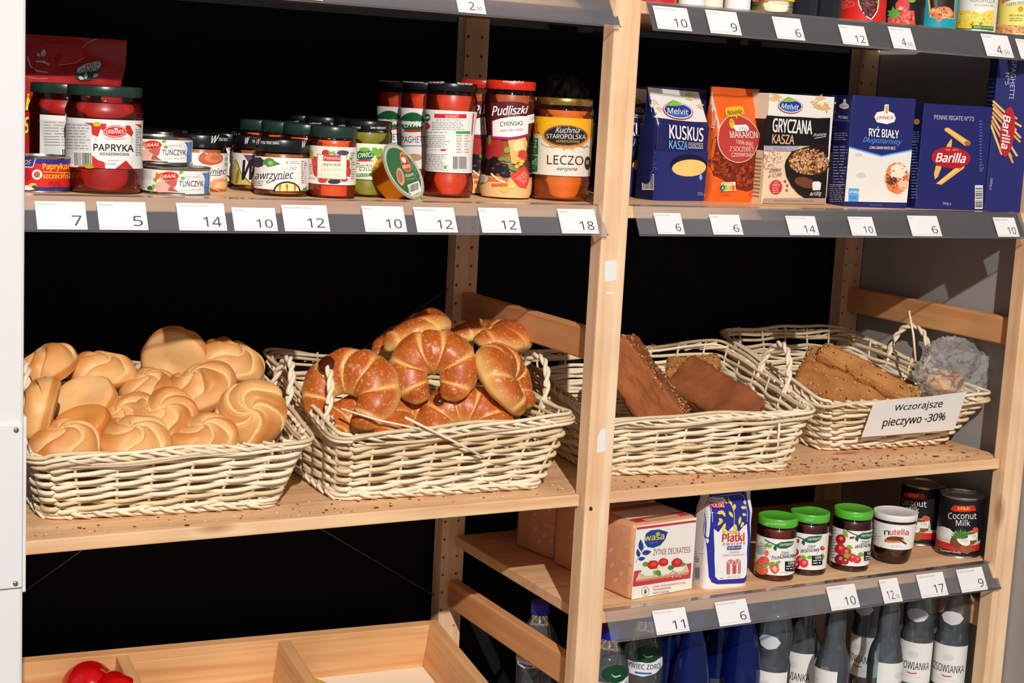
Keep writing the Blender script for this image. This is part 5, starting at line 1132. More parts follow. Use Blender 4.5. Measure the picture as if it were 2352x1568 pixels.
A.ell(1618, 1310, 72, 82, (208, 50, 50)); A.para(1575, 1290, 1660, 5, 20, (240, 180, 176)); A.tq('CZY', (1598, 1246), (1642, 1248), 18, WH); A.tq('WIESZ ŻE', (1572, 1270), (1664, 1272), 16, WH); A.text('Gotowe', 0, 0, 0, 0, (120, 84, 60), .01, .35, ((1545, 1100), (1680, 1080), (1676, 1125), (1540, 1142))); A.text('w 12 min', 0, 0, 0, 0, (120, 84, 60), .01, .35, ((1535, 1160), (1690, 1130), (1684, 1180), (1530, 1202)))
for x, y in ((1720, 1245), (1745, 1295), (1738, 1350)): A.poly([(x - 18, y - 12), (x + 14, y - 18), (x + 16, y + 16)], (150, 100, 70))
A.poly([(2035, 1265), (2060, 1245), (2110, 1245), (2140, 1262), (2130, 1345), (2042, 1348)], WH); A.text('4x100g', 0, 0, 0, 0, WH, .01, .3, ((2010, 1370), (2145, 1360), (2135, 1420), (2000, 1425))); A.quad((1470, 1440), (2195, 1440), (2190, 1510), (1455, 1500), (178, 150, 130)); A.tq('ROASTED BUCKWHEAT GROATS', (1595, 1458), (2055, 1462), 24, (90, 62, 50))
put_front(A, t)
A = side(t, p0, dy, .048, FK); A.raw([[(0, 0), (.048, 0), (.048, h), (0, h)]], (226, 200, 160)); A.raw([[(0, .085), (.048, .085), (.048, .135), (0, .135)]], BK); A.raw([[(.006, .01 + .006 * k), (.042, .01 + .006 * k), (.042, .0125 + .006 * k), (.006, .0125 + .006 * k)] for k in range(11)], (150, 120, 90)); A.raw([[(0, .135), (.048, .135), (.048, h), (0, h)]], (236, 222, 200)); put_side(A, t, .048)
# white rice
NAVY = mat((28, 32, 98), .4, .4, name='navy_carton')
def rice(p0, p1, label, h=.180):
    p0, p1 = Vector(p0), Vector(p1); t, w, dx, dy = carton('rice_box', label, 'box', p0, p1, .055, h, NAVY, 'white rice cartons'); return t, w, dx, dy
p0, p1 = onZ(1938, 474, Z2), onZ(2082, 479, Z2)
t, w, dx, dy = rice(p0, p1, 'navy rice carton facing out, right of the buckwheat carton')
A = front(t, p0, dx, FJ); A.poly([(250, 776), (515, 852), (764, 800), (722, 1230), (212, 1220)], (226, 222, 214)); A.line([(250, 776), (515, 850), (764, 800)], 12, (90, 150, 226)); A.ell(330, 840, 30, 18, (206, 200, 190), wob=.2); A.ell(345, 1008, 40, 22, (206, 200, 190), wob=.2)
A.ell(640, 1030, 98, 130, (226, 128, 70), wob=.03); A.ell(655, 975, 66, 60, (234, 220, 200), wob=.15); A.ell(600, 1050, 45, 36, (96, 58, 40), wob=.2); A.ell(690, 1080, 40, 50, (240, 190, 150), wob=.2); A.speck(640, 1030, 85, 115, 34, 9, [(200, 80, 40), (120, 70, 40), (240, 220, 190)])
A.poly([(455, 528), (475, 492), (535, 480), (540, 428), (572, 426), (572, 482), (615, 500), (630, 540), (618, 570), (560, 588), (475, 572)], WH); A.poly([(546, 436), (566, 434), (566, 500), (546, 500)], (196, 160, 50)); A.text('JANEX', 0, 0, 0, 0, (204, 40, 50), .03, 0, ((472, 520), (612, 524), (610, 556), (470, 552))); A.tq('RYŻ BIAŁY', (412, 604), (654, 622), 82, WH, .025); A.text('Długoziarnisty', 0, 0, 0, 0, (90, 150, 226), .008, .3, ((366, 690), (682, 716), (672, 768), (358, 745))); A.tq('LONG GRAIN WHITE RICE', (416, 768), (626, 774), 22, WH, .01)
A.quad((246, 1112), (330, 1116), (324, 1222), (242, 1218), (90, 160, 220)); A.tq('4×100g', (250, 1132), (326, 1134), 26, WH, .02); A.para(252, 1180, 310, 2, 14, (40, 70, 140)); A.tq('PRODUKT POLSKI', (420, 1244), (516, 1246), 10, (90, 140, 210)); put_front(A, t)
A = side(t, p0, dy, .055, FJ); A.poly([(172, 430), (205, 412), (205, 384), (226, 382), (226, 414), (252, 434), (246, 456), (212, 466), (174, 452)], WH); A.text('JANEX', 0, 0, 0, 0, (204, 40, 50), .03, 0, ((180, 430), (246, 434), (245, 450), (179, 446))); A.tq('RYŻ BIAŁY', (164, 512), (244, 518), 28, WH, .02); A.tq('Długoziarnisty', (142, 545), (260, 552), 20, (90, 150, 226), 0, .3); A.para(132, 660, 245, 4, 17, (170, 176, 210)); A.para(120, 770, 240, 14, 24, (170, 176, 210)); A.para(95, 1080, 215, 9, 17, (200, 204, 226)); put_side(A, t, .055)
dup(t, (p0.x - .030, p0.y + .085, Z2), math.atan2(dx.y, dx.x) + .12, 'navy rice carton mostly hidden behind the one facing out')
# penne
p0, p1 = onZ(2101, 479, Z2), onZ(2258, 484, Z2)
t, w, dx, dy = carton('penne_box', 'navy penne carton with a red oval emblem, second from the right', 'box', p0, p1, .050, .174, NAVY)
A = front(t, p0, dx, FJ); A.tq('PENNE RIGATE N°73', (948, 512), (1270, 528), 36, (206, 200, 206), .0)
for q in (((1032, 622), (1062, 616), (1245, 736), (1200, 766), (1030, 640)), ((960, 1075), (1130, 935), (1195, 930), (1190, 948), (1005, 1084)), ((1085, 708), (1092, 722), (1085, 790), (1040, 790), (1052, 755)), ((960, 925), (1008, 935), (975, 1020), (950, 1040), (944, 990))): A.poly(list(q), (232, 176, 84))
A.line([(1045, 628), (1210, 738)], 10, (244, 208, 130)); A.line([(980, 1072), (1150, 945)], 10, (244, 208, 130)); A.ell(1218, 745, 26, 18, (170, 100, 40), 15); A.ell(1162, 940, 24, 9, (170, 100, 40), -30)
A.ell(1083, 862, 160, 88, (176, 26, 36), 3); A.text('Barilla', 0, 0, 0, 0, WH, .05, .18, ((966, 820), (1208, 828), (1196, 906), (958, 896))); A.tq('DAL 1877', (1040, 788), (1142, 792), 16, (226, 180, 180)); A.tq('500g e', (1015, 1226), (1082, 1229), 26, (190, 190, 206)); A.bars(1278, 1088, 1342, 1280, 0, False); A.para(1314, 560, 1340, 18, 24, (90, 100, 150)); A.ring(1330, 940, 16, 26, 3, (110, 120, 160)); put_front(A, t)
A = side(t, p0, dy, .05, FJ); A.ell(805, 568, 24, 24, (232, 176, 40)); A.para(770, 650, 828, 5, 17, (150, 156, 190)); A.para(760, 730, 822, 20, 24, (150, 156, 190)); put_side(A, t, .05)
# spaghetti
p0, p1 = onZ(2259, 484, Z2), onZ(2343, 488, Z2)
t, w, dx, dy = carton('spaghetti_box', 'tall narrow navy spaghetti carton at the right end of the shelf', 'box', p0, p1, .035, .256, NAVY)
A = front(t, p0, dx, FJ)
for k, (a, b) in enumerate((((1426, 398), (1600, 560)), ((1424, 425), (1620, 640)), ((1424, 455), (1655, 700)), ((1420, 490), (1650, 735)), ((1418, 520), (1625, 850)), ((1412, 555), (1580, 860)), ((1408, 590), (1500, 838)), ((1560, 500), (1625, 545)), ((1580, 560), (1660, 608)), ((1500, 700), (1590, 905)))): A.line([a, b], 17, (214, 156, 70) if k % 2 else (232, 182, 100))
A.ell(1545, 650, 58, 206, (176, 26, 36), 6); A.text('Barilla', 0, 0, 0, 0, WH, .05, .18, ((1572, 520), (1560, 790), (1494, 790), (1512, 512)));
A.text('SPAGHETTI', 0, 0, 0, 0, (190, 190, 206), .0, 0, ((1622, 62), (1596, 382), (1558, 380), (1582, 62))); A.text('N°5', 0, 0, 0, 0, (190, 190, 206), .0, 0, ((1566, 168), (1558, 266), (1524, 266), (1530, 168))); A.text('500g e', 0, 0, 0, 0, (190, 190, 206), .0, 0, ((1424, 1032), (1416, 1126), (1394, 1126), (1402, 1032))); put_front(A, t)
A = side(t, p0, dy, .035, FJ); A.raw([[(.004, .03 + .007 * k), (.030, .03 + .007 * k), (.030, .033 + .007 * k), (.004, .033 + .007 * k)] for k in range(28)], (84, 92, 146)); put_side(A, t, .035)
# pillow bags
def pouch(name, label, cat, p0, p1, h, d, m, top=.62, neck=1.04, group=None, seed=1, pinch=.10, skew=0.0, wr=.003):
    """film or paper bag: full below, flattened to a seal at the top"""
    p0, p1 = Vector(p0), Vector(p1); dd = p1 - p0; w = dd.length; t = thing(name, label, cat, p0, math.atan2(dd.y, dd.x), group); off = Vector((seed, 3, 7))
    def half(q): return w / 2 * (1 + (neck - 1) * max(0, (q - top) / (1 - top)) + .03 * math.sin(3.0 * q) - .015 - (.05 * math.exp(-((q - top - .12) / .1) ** 2)))
    def deep(q): return d / 2 * (1 if q < top else max(pinch, 1 - (1 - pinch) * ((q - top) / (1 - top)) ** .8)) * (.86 + .14 * min(1, q / .12))
    def crink(p): return wr * (noise.noise(p * 14 + off) + .6 * noise.noise(p * 34 + off))
    def surf(u, v):
        q = max(0, min(1, v / h)); a, b = half(q), deep(q); x = max(-.999, min(.999, (u - w / 2) / a)); y = -b * (1 - abs(x) ** 4.5) ** (1 / 4.5)
        c = crink(Vector((u, 0, v))) * min(1, q * 4 + .15)
        return Vector((w / 2 + x * a + skew * q, d / 2 + y - c, v)), Vector((0, -1, 0))
    bm = bmesh.new(); rings = []; NP, NV = 72, 40
    for i in range(NV + 1):
        q = i / NV; a, b = half(q), deep(q); ring = []
        for k in range(NP):
            th = 2 * math.pi * k / NP; ct, st = math.cos(th), math.sin(th); x = a * math.copysign(abs(ct) ** (2 / 4.5), ct); y = b * math.copysign(abs(st) ** (2 / 4.5), st)
            c = crink(Vector((w / 2 + x, 0, q * h))) * min(1, q * 4 + .15) * (1 if st < 0 else -1) * min(1, abs(st) * 3)
            ring.append(bm.verts.new((w / 2 + x + skew * q, d / 2 + y - c, q * h)))
        rings.append(ring)
    for A_, B_ in zip(rings, rings[1:]):
        for k in range(NP): bm.faces.new((A_[k], A_[(k + 1) % NP], B_[(k + 1) % NP], B_[k]))
    bm.faces.new(rings[0][::-1]); bm.faces.new(rings[-1]); from_bm('bag_body', bm, m, t, True, 50)
    def lifted(u, v): p, n = surf(u, v); return p + Vector((0, -.0006, 0)), n
    return t, w, dd.normalized(), Vector((-dd.y, dd.x, 0)).normalized(), lifted
def pouch_art(t, p0, dx, dy, d, frame): return Art(plane_sheet(Vector(p0) + dy * .002, dx, Z3v), frame)
def put_pouch(A, t, mp): return A.mesh('front_print', mp, t, ustep=.004, vstep=.004, eps=1e-4)
FOIL = mat((30, 35, 88), .3, .5, name='dark_blue_film')
p0, p1 = onZ(1505, 461, Z2), onZ(1629, 462, Z2)
t, w, dx, dy, mp = pouch('couscous_bag', 'blue couscous bag with white top, first right of the middle post', 'bag', p0, p1, .176, .052, FOIL, .66, 1.10, 'couscous bags', 3, .08, -.004)
A = pouch_art(t, p0, dx, dy, .05, FK); A.poly([(205, 150), (530, 186), (848, 216), (868, 560), (700, 556), (520, 540), (290, 506), (250, 330)], (236, 232, 228)); A.raw([[(.004, .001), (w - .004, .001), (w - .004, .118), (.004, .118)]], (32, 36, 92))
for x, y, a in ((300, 300, 60), (310, 400, 20), (690, 260, -10), (740, 240, 20), (780, 370, 10), (680, 300, -20)): wheat(A, x, y, 3, 60, a, (232, 196, 150))
melvit(A, 548, 430, 1.0); A.tq('KUSKUS', (388, 586), (772, 628), 158, WH, .03, 0, -6); A.tq('KASZA', (380, 766), (584, 782), 98, (120, 180, 236), .02, 0, -4); A.tq('COUSCOUS', (592, 806), (766, 814), 44, WH, .0); A.line([(592, 796), (766, 804)], 4, WH); A.line([(592, 858), (766, 866)], 4, WH)
A.poly([(262, 895), (885, 895), (885, 1490), (205, 1490)], (36, 44, 108)); A.ell(600, 1110, 228, 190, (30, 34, 88), 3); A.poly([(375, 1090), (820, 1090), (790, 1230), (700, 1330), (500, 1330), (410, 1230)], (36, 44, 112)); A.ell(600, 1060, 224, 130, (18, 20, 50), 3); A.ell(602, 1088, 206, 98, (240, 204, 122), -2); A.speck(602, 1088, 190, 88, 90, 6, [(250, 222, 150), (224, 180, 96)]); A.leaf(735, 1235, 90, 20, -88, (130, 180, 226)); A.tq('350 g', (696, 1366), (800, 1376), 48, (120, 180, 236), 0)
put_pouch(A, t, mp)
A = side(t, Vector(p0) + dx * .0015, dy, .052, FK); A.raw([[(.004, .002), (.046, .002), (.046, .115), (.004, .115)]], (26, 28, 62)); A.bars(85, 1160, 222, 1345, .0); A.para(130, 875, 262, 14, 19, (140, 144, 170)); put_side(A, t, .052)
dup(t, (p0.x - .024, p0.y + .078, Z2), math.atan2(dx.y, dx.x) - .05, 'couscous bag behind the front one, beside the middle post')
ORF = mat((232, 98, 26), .3, .5, name='orange_film')
p0, p1 = onZ(1632, 464, Z2), onZ(1737, 466, Z2)
t, w, dx, dy, mp = pouch('pasta_bag', 'orange bag of red lentil pasta leaning between couscous and buckwheat', 'bag', p0, p1, .181, .050, ORF, .60, 1.06, None, 9, .10, .006, .005)
A = pouch_art(t, p0, dx, dy, .05, FK); A.poly([(890, 790), (950, 700), (1430, 720), (1400, 960), (1395, 1180), (1400, 1320), (1290, 1365), (1180, 1340), (1040, 1250), (900, 1180), (880, 1000)], (120, 40, 20))
A.poly([(872, 205), (955, 205), (962, 420), (928, 640), (880, 770)], (208, 202, 198)); A.speck(1000, 1050, 110, 160, 70, 22, [(146, 52, 26), (96, 28, 14), (170, 70, 36)]); A.speck(1260, 1180, 120, 130, 70, 22, [(146, 52, 26), (96, 28, 14), (170, 70, 36)])
A.ell(1170, 750, 236, 280, (236, 210, 206)); A.ell(1170, 750, 228, 272, (190, 62, 54)); A.poly([(1060, 410), (1090, 385), (1250, 375), (1278, 395), (1280, 465), (1195, 485), (1188, 525), (1170, 488), (1080, 500), (1058, 480)], (230, 184, 44)); A.text('Novelle', 0, 0, 0, 0, (60, 44, 20), .02, .3, ((1080, 420), (1262, 406), (1258, 462), (1076, 480))); A.ell(1110, 575, 32, 58, (230, 184, 44), 5); A.ring(1108, 548, 14, 14, 5, (120, 90, 20)); A.tq('MAKARON', (1058, 660), (1366, 662), 80, WH, .01); A.poly([(1118, 592), (1268, 586), (1288, 610), (1286, 652), (1140, 662), (1124, 640)], (238, 236, 236)); A.tq('14 90zł', (1170, 612), (1258, 612), 34, (120, 118, 118))
A.tq('100% MĄKI', (1120, 756), (1322, 790), 62, (244, 226, 214), 0); A.tq('Z SOCZEWICY', (1060, 838), (1342, 842), 56, (244, 226, 214), 0); A.tq('CZERWONEJ', (1082, 912), (1318, 912), 58, (244, 226, 214), 0)
A.poly([(965, 1258), (1140, 1250), (1145, 1355), (965, 1360)], WH); A.quad((1008, 1288), (1038, 1288), (1038, 1350), (1008, 1350), (150, 190, 70))
for k, c in enumerate(((220, 206, 60), (236, 170, 60), (226, 100, 40))): A.quad((1038 + 32 * k, 1288), (1070 + 32 * k, 1288), (1070 + 32 * k, 1350), (1038 + 32 * k, 1350), c)
A.ell(985, 1320, 26, 40, (30, 110, 70)); A.tq('A', (974, 1300), (998, 1300), 38, WH, .03); A.para(972, 1268, 1135, 1, 14, (90, 90, 90)); A.tq('℮ 250g', (965, 1385), (1085, 1385), 32, (200, 60, 20)); A.ring(1340, 1385, 34, 36, 5, (210, 70, 20)); put_pouch(A, t, mp)
# crispbread packs
p0, p1 = onZ(1444, 1379, Z3), onZ(1589, 1352, Z3)
WRAP = mat((214, 150, 108), .35, .45, var=.15, scale=30, name='crispbread_wrapper')
def block(name, label, cat, p0, p1, h, d, m, group=None):
    p0, p1 = Vector(p0), Vector(p1); dd = p1 - p0; w = dd.length; t = thing(name, label, cat, p0, math.atan2(dd.y, dd.x), group)
    bm = bmesh.new(); add_box(bm, (0, 0, 0), (w, d, h), .007); from_bm('wrapped_pack', bm, m, t, True, 60); return t, w, dd.normalized(), Vector((-dd.y, dd.x, 0)).normalized()
hW = .122; t, w, dx, dy = block('crispbread_pack', 'crispbread pack with a tomato picture, next to the middle post', 'pack', p0, p1, hW, .098, WRAP, 'crispbread packs')
A = front(t, p0, dx, FW); A.raw([[(.005, .001), (w - .001, .001), (w - .001, hW - .004), (.005, hW - .004)]], (238, 232, 224)); A.poly([(440, 545), (1178, 452), (1185, 480), (448, 575)], (196, 60, 70))
A.poly([(540, 690), (560, 620), (620, 580), (720, 568), (832, 600), (800, 690), (740, 765), (650, 800), (580, 790), (545, 745)], (34, 66, 140)); A.text('wasa', 0, 0, 0, 0, (236, 206, 80), .05, 0, ((540, 660), (784, 628), (784, 690), (540, 712))); A.poly([(680, 640), (684, 600), (700, 615), (708, 592), (718, 612), (732, 598), (736, 636)], (196, 176, 60)); A.tq('SINCE 1919', (610, 730), (702, 718), 16, (160, 150, 80))
A.leaf(500, 838, 150, 32, -94, (34, 66, 140)); A.leaf(508, 868, 122, 32, -12, (34, 66, 140)); A.leaf(470, 915, 110, 24, -100, (34, 66, 140)); A.leaf(462, 940, 92, 25, -10, (34, 66, 140)); A.line([(428, 982), (470, 905), (545, 770)], 5, (34, 66, 140))
A.tq('ŻYTNIE DELIKATESS', (652, 800), (1112, 762), 92, (140, 46, 46), 0, 0, -4); A.poly([(412, 1086), (1122, 986), (1108, 1172), (390, 1282)], (196, 60, 70)); A.poly([(470, 1110), (1060, 1000), (1092, 1090), (1085, 1120), (440, 1222), (430, 1195)], (222, 190, 160)); A.poly([(440, 1222), (430, 1200), (1090, 1095), (1085, 1125)], (190, 140, 104)); A.speck(760, 1120, 300, 50, 90, 10, [(238, 214, 190), (200, 160, 130)])
for x, y, rx, ry in ((590, 1090, 90, 55), (800, 1070, 100, 52), (960, 1045, 70, 48), (700, 1090, 70, 40)): A.ell(x, y, rx, ry, (232, 230, 216), -8, wob=.14)
for x, y, a, c in ((510, 1005, -10, (110, 150, 50)), (780, 1020, -60, (120, 160, 60)), (820, 1050, -10, (84, 130, 50)), (640, 1090, 20, (130, 170, 70)), (690, 1070, 60, (90, 140, 60)), (960, 1000, 0, (110, 150, 60))): A.leaf(x, y, 95, 30, a, c)
for x, y, rx, ry in ((640, 1005, 72, 55), (768, 972, 60, 50), (938, 980, 68, 56)): A.ell(x, y, rx, ry, (192, 44, 36), -10, wob=.05); A.ell(x + 8, y - 8, rx * .5, ry * .5, (214, 80, 60), -10, wob=.2)
for k, s in enumerate(('CIENKIE I DELIKATNE PIECZYWO ŻYTNIE', '100% PEŁNOZIARNISTE', 'BOGATE W BŁONNIK')): A.tq(s, (640, 1262 + 42 * k), (640 + (410, 225, 200)[k], 1212 + 42 * k + (18, 22, 26)[k] * (k > 0)), 24, (150, 60, 50))
A.ring(547, 1335, 48, 60, 4, (120, 110, 90)); A.leaf(547, 1370, 70, 16, -90, (90, 120, 70)); put_front(A, t)
A = side(t, p0, dy, .098, FW); 
for x, y, a in ((180, 540, -60), (260, 610, -50), (310, 820, -70), (230, 1150, -55), (120, 1050, -60), (160, 1230, -50), (330, 1230, -60), (100, 860, -50)): A.leaf(x, y, 90, 26, a, (226, 178, 146))
A.text('wasa', 0, 0, 0, 0, (236, 200, 176), .03, 0, ((255, 950), (395, 985), (395, 1020), (255, 990))); A.text('wasa', 0, 0, 0, 0, (236, 200, 176), .03, 0, ((60, 870), (135, 880), (135, 912), (60, 900))); put_side(A, t, .098)
A = Art(lambda x, y: (x, y)); A.raw([[(.01, .006), (w - .01, .006), (w - .01, .024), (.01, .024)]], (196, 60, 70)); A.raw([[(.01, .026), (w - .01, .026), (w - .01, .07), (.01, .07)]], (238, 232, 224)); A.raw([[(.03, .004), (w - .03, .004), (w - .03, .016), (.03, .016)]], (206, 190, 150)); A.mesh('top_print', plane_map(Vector((0, 0, hW + .0003)), X3, Y3), t)
ang = math.atan2(dx.y, dx.x)
dup(t, (p0.x - .004, p0.y + .112, Z3), ang, 'crispbread pack second in the row, seen past the middle post')
dup(t, (p0.x - .008, p0.y + .226, Z3), ang + .06, 'crispbread pack deepest in the row, in shade')
# oat flakes
p0, p1 = onZ(1620, 1356, Z3), onZ(1724, 1346, Z3)
t, w, dx, dy, mp = pouch('oat_flakes_bag', 'white paper bag of oat flakes with a blue frame', 'bag', p0, p1, .158, .056, mat((236, 234, 232), .6, .3, name='white_paper_bag'), .80, 1.0, None, 5, .55, 0.0, .003)
A = pouch_art(t, p0, dx, dy, .05, FW); BL = (44, 50, 150)
A.poly([(1330, 190), (1370, 150), (1790, 108), (1846, 125), (1862, 700), (1868, 1100), (1850, 1190), (1790, 1238), (1440, 1248), (1375, 1225), (1345, 1160), (1335, 700)], BL)
A.poly([(1400, 560), (1450, 600), (1500, 520), (1560, 590), (1640, 510), (1700, 600), (1760, 530), (1812, 500), (1818, 1120), (1780, 1172), (1450, 1192), (1408, 1150)], (238, 236, 232)); A.line([(1392, 480), (1395, 250), (1425, 180), (1760, 140), (1810, 175), (1815, 470)], 5, (226, 226, 236))
for x, y, L, a in ((1530, 190, 90, 50), (1600, 200, 90, 60), (1680, 260, 90, 120), (1740, 300, 80, 0), (1800, 220, 50, 80), (1440, 370, 90, -20), (1490, 330, 90, 60), (1580, 340, 90, 60), (1500, 440, 100, 130), (1530, 480, 130, 110), (1720, 400, 110, 100), (1640, 490, 100, 70), (1740, 370, 60, 20), (1450, 430, 60, 30), (1760, 470, 80, 120)): A.leaf(x, y, L, 19, a, (238, 214, 80))
A.line([(1600, 170), (1640, 330), (1630, 560)], 7, (238, 214, 80)); A.speck(1600, 590, 110, 18, 30, 14, [(238, 214, 80), (226, 190, 60)])
A.quad((1372, 190), (1540, 180), (1540, 240), (1372, 246), (232, 228, 226)); A.tq('PRODUKT', (1382, 202), (1530, 196), 32, (130, 50, 56), .02); A.quad((1370, 246), (1544, 240), (1542, 302), (1370, 306), (186, 40, 44)); A.tq('POLSKI', (1382, 256), (1532, 248), 44, WH, .03)
A.tq('Płatki', (1482, 608), (1762, 596), 100, (206, 50, 50), .04, .08); A.tq('o w s i a n e', (1488, 712), (1768, 698), 38, (206, 60, 56), .01); A.quad((1540, 762), (1716, 752), (1716, 796), (1540, 804), (40, 54, 140)); A.tq('górskie extra', (1548, 768), (1710, 758), 34, WH, .02); A.tq('Oatflakes', (1572, 822), (1700, 816), 22, (206, 90, 90), 0, .2); A.tq('Vollkorn Haferflocken', (1492, 862), (1768, 850), 22, (206, 90, 90), 0, .2)
for k in range(3):
    A.ring(1590, 985, 50 - 14 * k, 58 - 15 * k, 7, (206, 60, 60), a0=180, a1=360); A.ring(1672, 978, 42 - 12 * k, 55 - 15 * k, 7, (206, 60, 60), a0=180, a1=360); A.line([(1544 + 14 * k, 985), (1546 + 14 * k, 1110)], 7, (206, 60, 60)); A.line([(1710 - 12 * k, 978), (1708 - 12 * k, 1100)], 7, (206, 60, 60))
for k in range(4): A.leaf(1632, 1010 + 28 * k, 34, 10, -40, (206, 60, 60)); A.leaf(1632, 1010 + 28 * k, 34, 10, -140, (206, 60, 60))
A.tq('MŁYNY STOISŁAW', (1540, 1130), (1712, 1118), 14, (206, 120, 116)); put_pouch(A, t, mp)
A = side(t, Vector(p0) + dx * .001, dy, .056, FW); A.bars(1170, 1030, 1240, 1190); A.para(1180, 560, 1290, 12, 28, (140, 138, 138)); A.para(1180, 900, 1230, 3, 30, (60, 60, 60)); put_side(A, t, .056)
# ------------------------------------------------------------------ red bags and a dark bag at the back of the second shelf
REDF = mat((184, 22, 26), .3, .5, var=.2, scale=25, name='red_film'); 
p0 = onY(40, 440, .262); p0 = (-.835, .262, Z2); p1 = (-.628, .250, Z2)
a = Vector(p0); b = Vector(p1)
t, w, dx, dy, mp = pouch('snack_bag', 'tall red snack bag behind the pickle jars', 'bag', a, b, .196, .060, REDF, .55, 1.02, 'red snack bags', 12, .06, .012, .007)
A = Art(plane_sheet(a + dy * .004, dx, Z3v), FP)
A.poly([(150, 130), (300, 120), (560, 140), (590, 200), (540, 270), (400, 290), (250, 400), (160, 420)], (196, 30, 26)); A.poly([(150, 400), (300, 300), (420, 420), (300, 470), (180, 480)], (204, 40, 30))
A.line([(160, 225), (185, 300), (240, 335), (315, 345)], 10, (222, 214, 208)); A.line([(225, 262), (270, 262), (325, 285)], 12, (222, 214, 208)); A.line([(280, 255), (300, 275)], 8, (222, 214, 208)); A.line([(160, 378), (240, 392), (315, 390)], 5, (200, 150, 146)); A.line([(390, 290), (520, 275), (590, 230)], 6, (206, 160, 156)); A.line([(575, 160), (620, 115), (685, 90)], 6, (206, 160, 156)); A.leaf(230, 200, 40, 12, 40, (206, 200, 196)); A.leaf(275, 225, 60, 20, -80, (206, 200, 196))
A.poly([(525, 340), (560, 290), (640, 268), (715, 250), (728, 290), (700, 360), (640, 405), (570, 408), (520, 385)], (30, 80, 48)); A.poly([(535, 315), (600, 280), (712, 256), (722, 290), (690, 330), (560, 350), (532, 345)], (206, 206, 196)); A.text('BEZ', 0, 0, 0, 0, (40, 70, 50), .02, 0, ((600, 286), (712, 262), (714, 286), (602, 308))); A.text('GMO', 0, 0, 0, 0, (40, 70, 50), .02, 0, ((560, 318), (690, 300), (690, 338), (560, 348)))
for x, y, r in ((545, 378, 20), (605, 395, -90), (660, 380, -30)): A.leaf(x, y, 50, 14, r, (226, 226, 216))
A.text('K', 0, 0, 0, 0, (240, 210, 40), .05, .1, ((150, 505), (228, 505), (232, 630), (150, 625))); A.text('S', 0, 0, 0, 0, (240, 210, 40), .05, .1, ((140, 680), (192, 680), (190, 800), (140, 800)))
for x, y in ((265, 560), (240, 750)): A.ell(x, y, 34, 56, (96, 40, 20)); A.ell(x, y, 16, 28, (40, 16, 10))
put_pouch(A, t, mp)
dup(t, (-.812, .345, Z2), .02, 'second red snack bag, only its right corner showing')
DARKBAG = clear('dark_clear_film', (120, 130, 120), .10, (120, 128, 116), .18)
t = thing('produce_bag', 'clear film bag with dark produce showing between the stew jar and the middle post', 'bag', (.135, .365, Z2))
bm = crumple(.060, .055, .098, 6, .26); bmesh.ops.translate(bm, vec=(0, 0, .090), verts=bm.verts[:]); from_bm('film', bm, DARKBAG, t)
bm = crumple(.042, .040, .050, 9, .08); bmesh.ops.translate(bm, vec=(0, 0, .055), verts=bm.verts[:]); from_bm('contents', bm, mat((70, 24, 24), .5, .4, var=.3, scale=60), t, True)

# ------------------------------------------------------------------ goods on the top right shelf, cut by the picture edge
FC, FC7 = (1900, 0, 5.2035), (1480, 0, 4.9)
def base_fix(px, py, r): p = onY(px, py, SHELF_Y0 + r + .012); return (round(p.x, 4), round(p.y, 4))
pos = base_fix(1978, 45, .0375); j, R = can('bean_can', 'red can of beans on the upper right shelf', 'can', *pos, Z1, .0378, .110, None)
A = Art(sheet(*pos, Z1, R), FC); band(A, R, -180, 180, .003, .107, (214, 40, 32)); A.poly([(360, -40), (620, -40), (618, 60), (600, 140), (560, 200), (525, 238), (470, 205), (410, 130), (375, 60)], (240, 226, 214)); A.poly([(372, -40), (608, -40), (605, 60), (588, 135), (552, 190), (524, 224), (478, 195), (420, 125), (388, 55)], (76, 34, 34))
A.speck(500, 90, 90, 90, 46, 26, [(110, 40, 44), (60, 18, 24), (150, 70, 70), (90, 30, 34)]); A.speck(600, 20, 20, 30, 8, 12, [(130, 170, 60)]); A.line([(135, 130), (235, 90), (325, 66), (300, 10)], 5, (236, 150, 140)); A.para(150, 40, 290, 3, 26, (236, 150, 140), slope=-.35); wrap(A, 'label', R, j)
pos = base_fix(2069, 54, .0360); j, R = can('tomato_can', 'black can with a raspberry red tomato picture', 'can', *pos, Z1, .0362, .110, None)
A = Art(sheet(*pos, Z1, R), FC); band(A, R, -180, 180, .003, .107, (26, 24, 26)); A.ell(900, 70, 85, 80, (214, 70, 70)); A.ell(930, 20, 60, 60, (206, 56, 58)); A.poly([(722, 215), (780, 170), (860, 150), (960, 120), (1040, 130), (1052, 300), (900, 300), (725, 272)], (220, 74, 70)); A.speck(900, 200, 140, 80, 40, 26, [(232, 100, 92), (204, 54, 54), (238, 130, 120)]); A.ell(880, 100, 26, 22, (244, 180, 176))
for a in (-160, -100, -50, 0, 60, 110, 160): A.leaf(800, 160, 85, 22, a, (90, 164, 66))
A.leaf(970, 5, 90, 22, 5, LG); A.line([(700, 165), (700, 260)], 5, (150, 148, 148)); wrap(A, 'label', R, j)
pos = base_fix(2148, 65, .0325); j, R = can('chickpea_can', 'turquoise can with chickpeas on its label', 'can', *pos, Z1, .0328, .110, None)
A = Art(sheet(*pos, Z1, R), FC); band(A, R, -180, 180, .003, .107, (30, 156, 176)); A.poly([(1200, -30), (1530, -30), (1520, 228), (1230, 208)], (236, 190, 96)); A.poly([(1222, -30), (1525, -30), (1512, 214), (1246, 198)], (34, 30, 28)); A.poly([(1270, -30), (1320, -30), (1316, 130), (1290, 130)], (110, 96, 76))
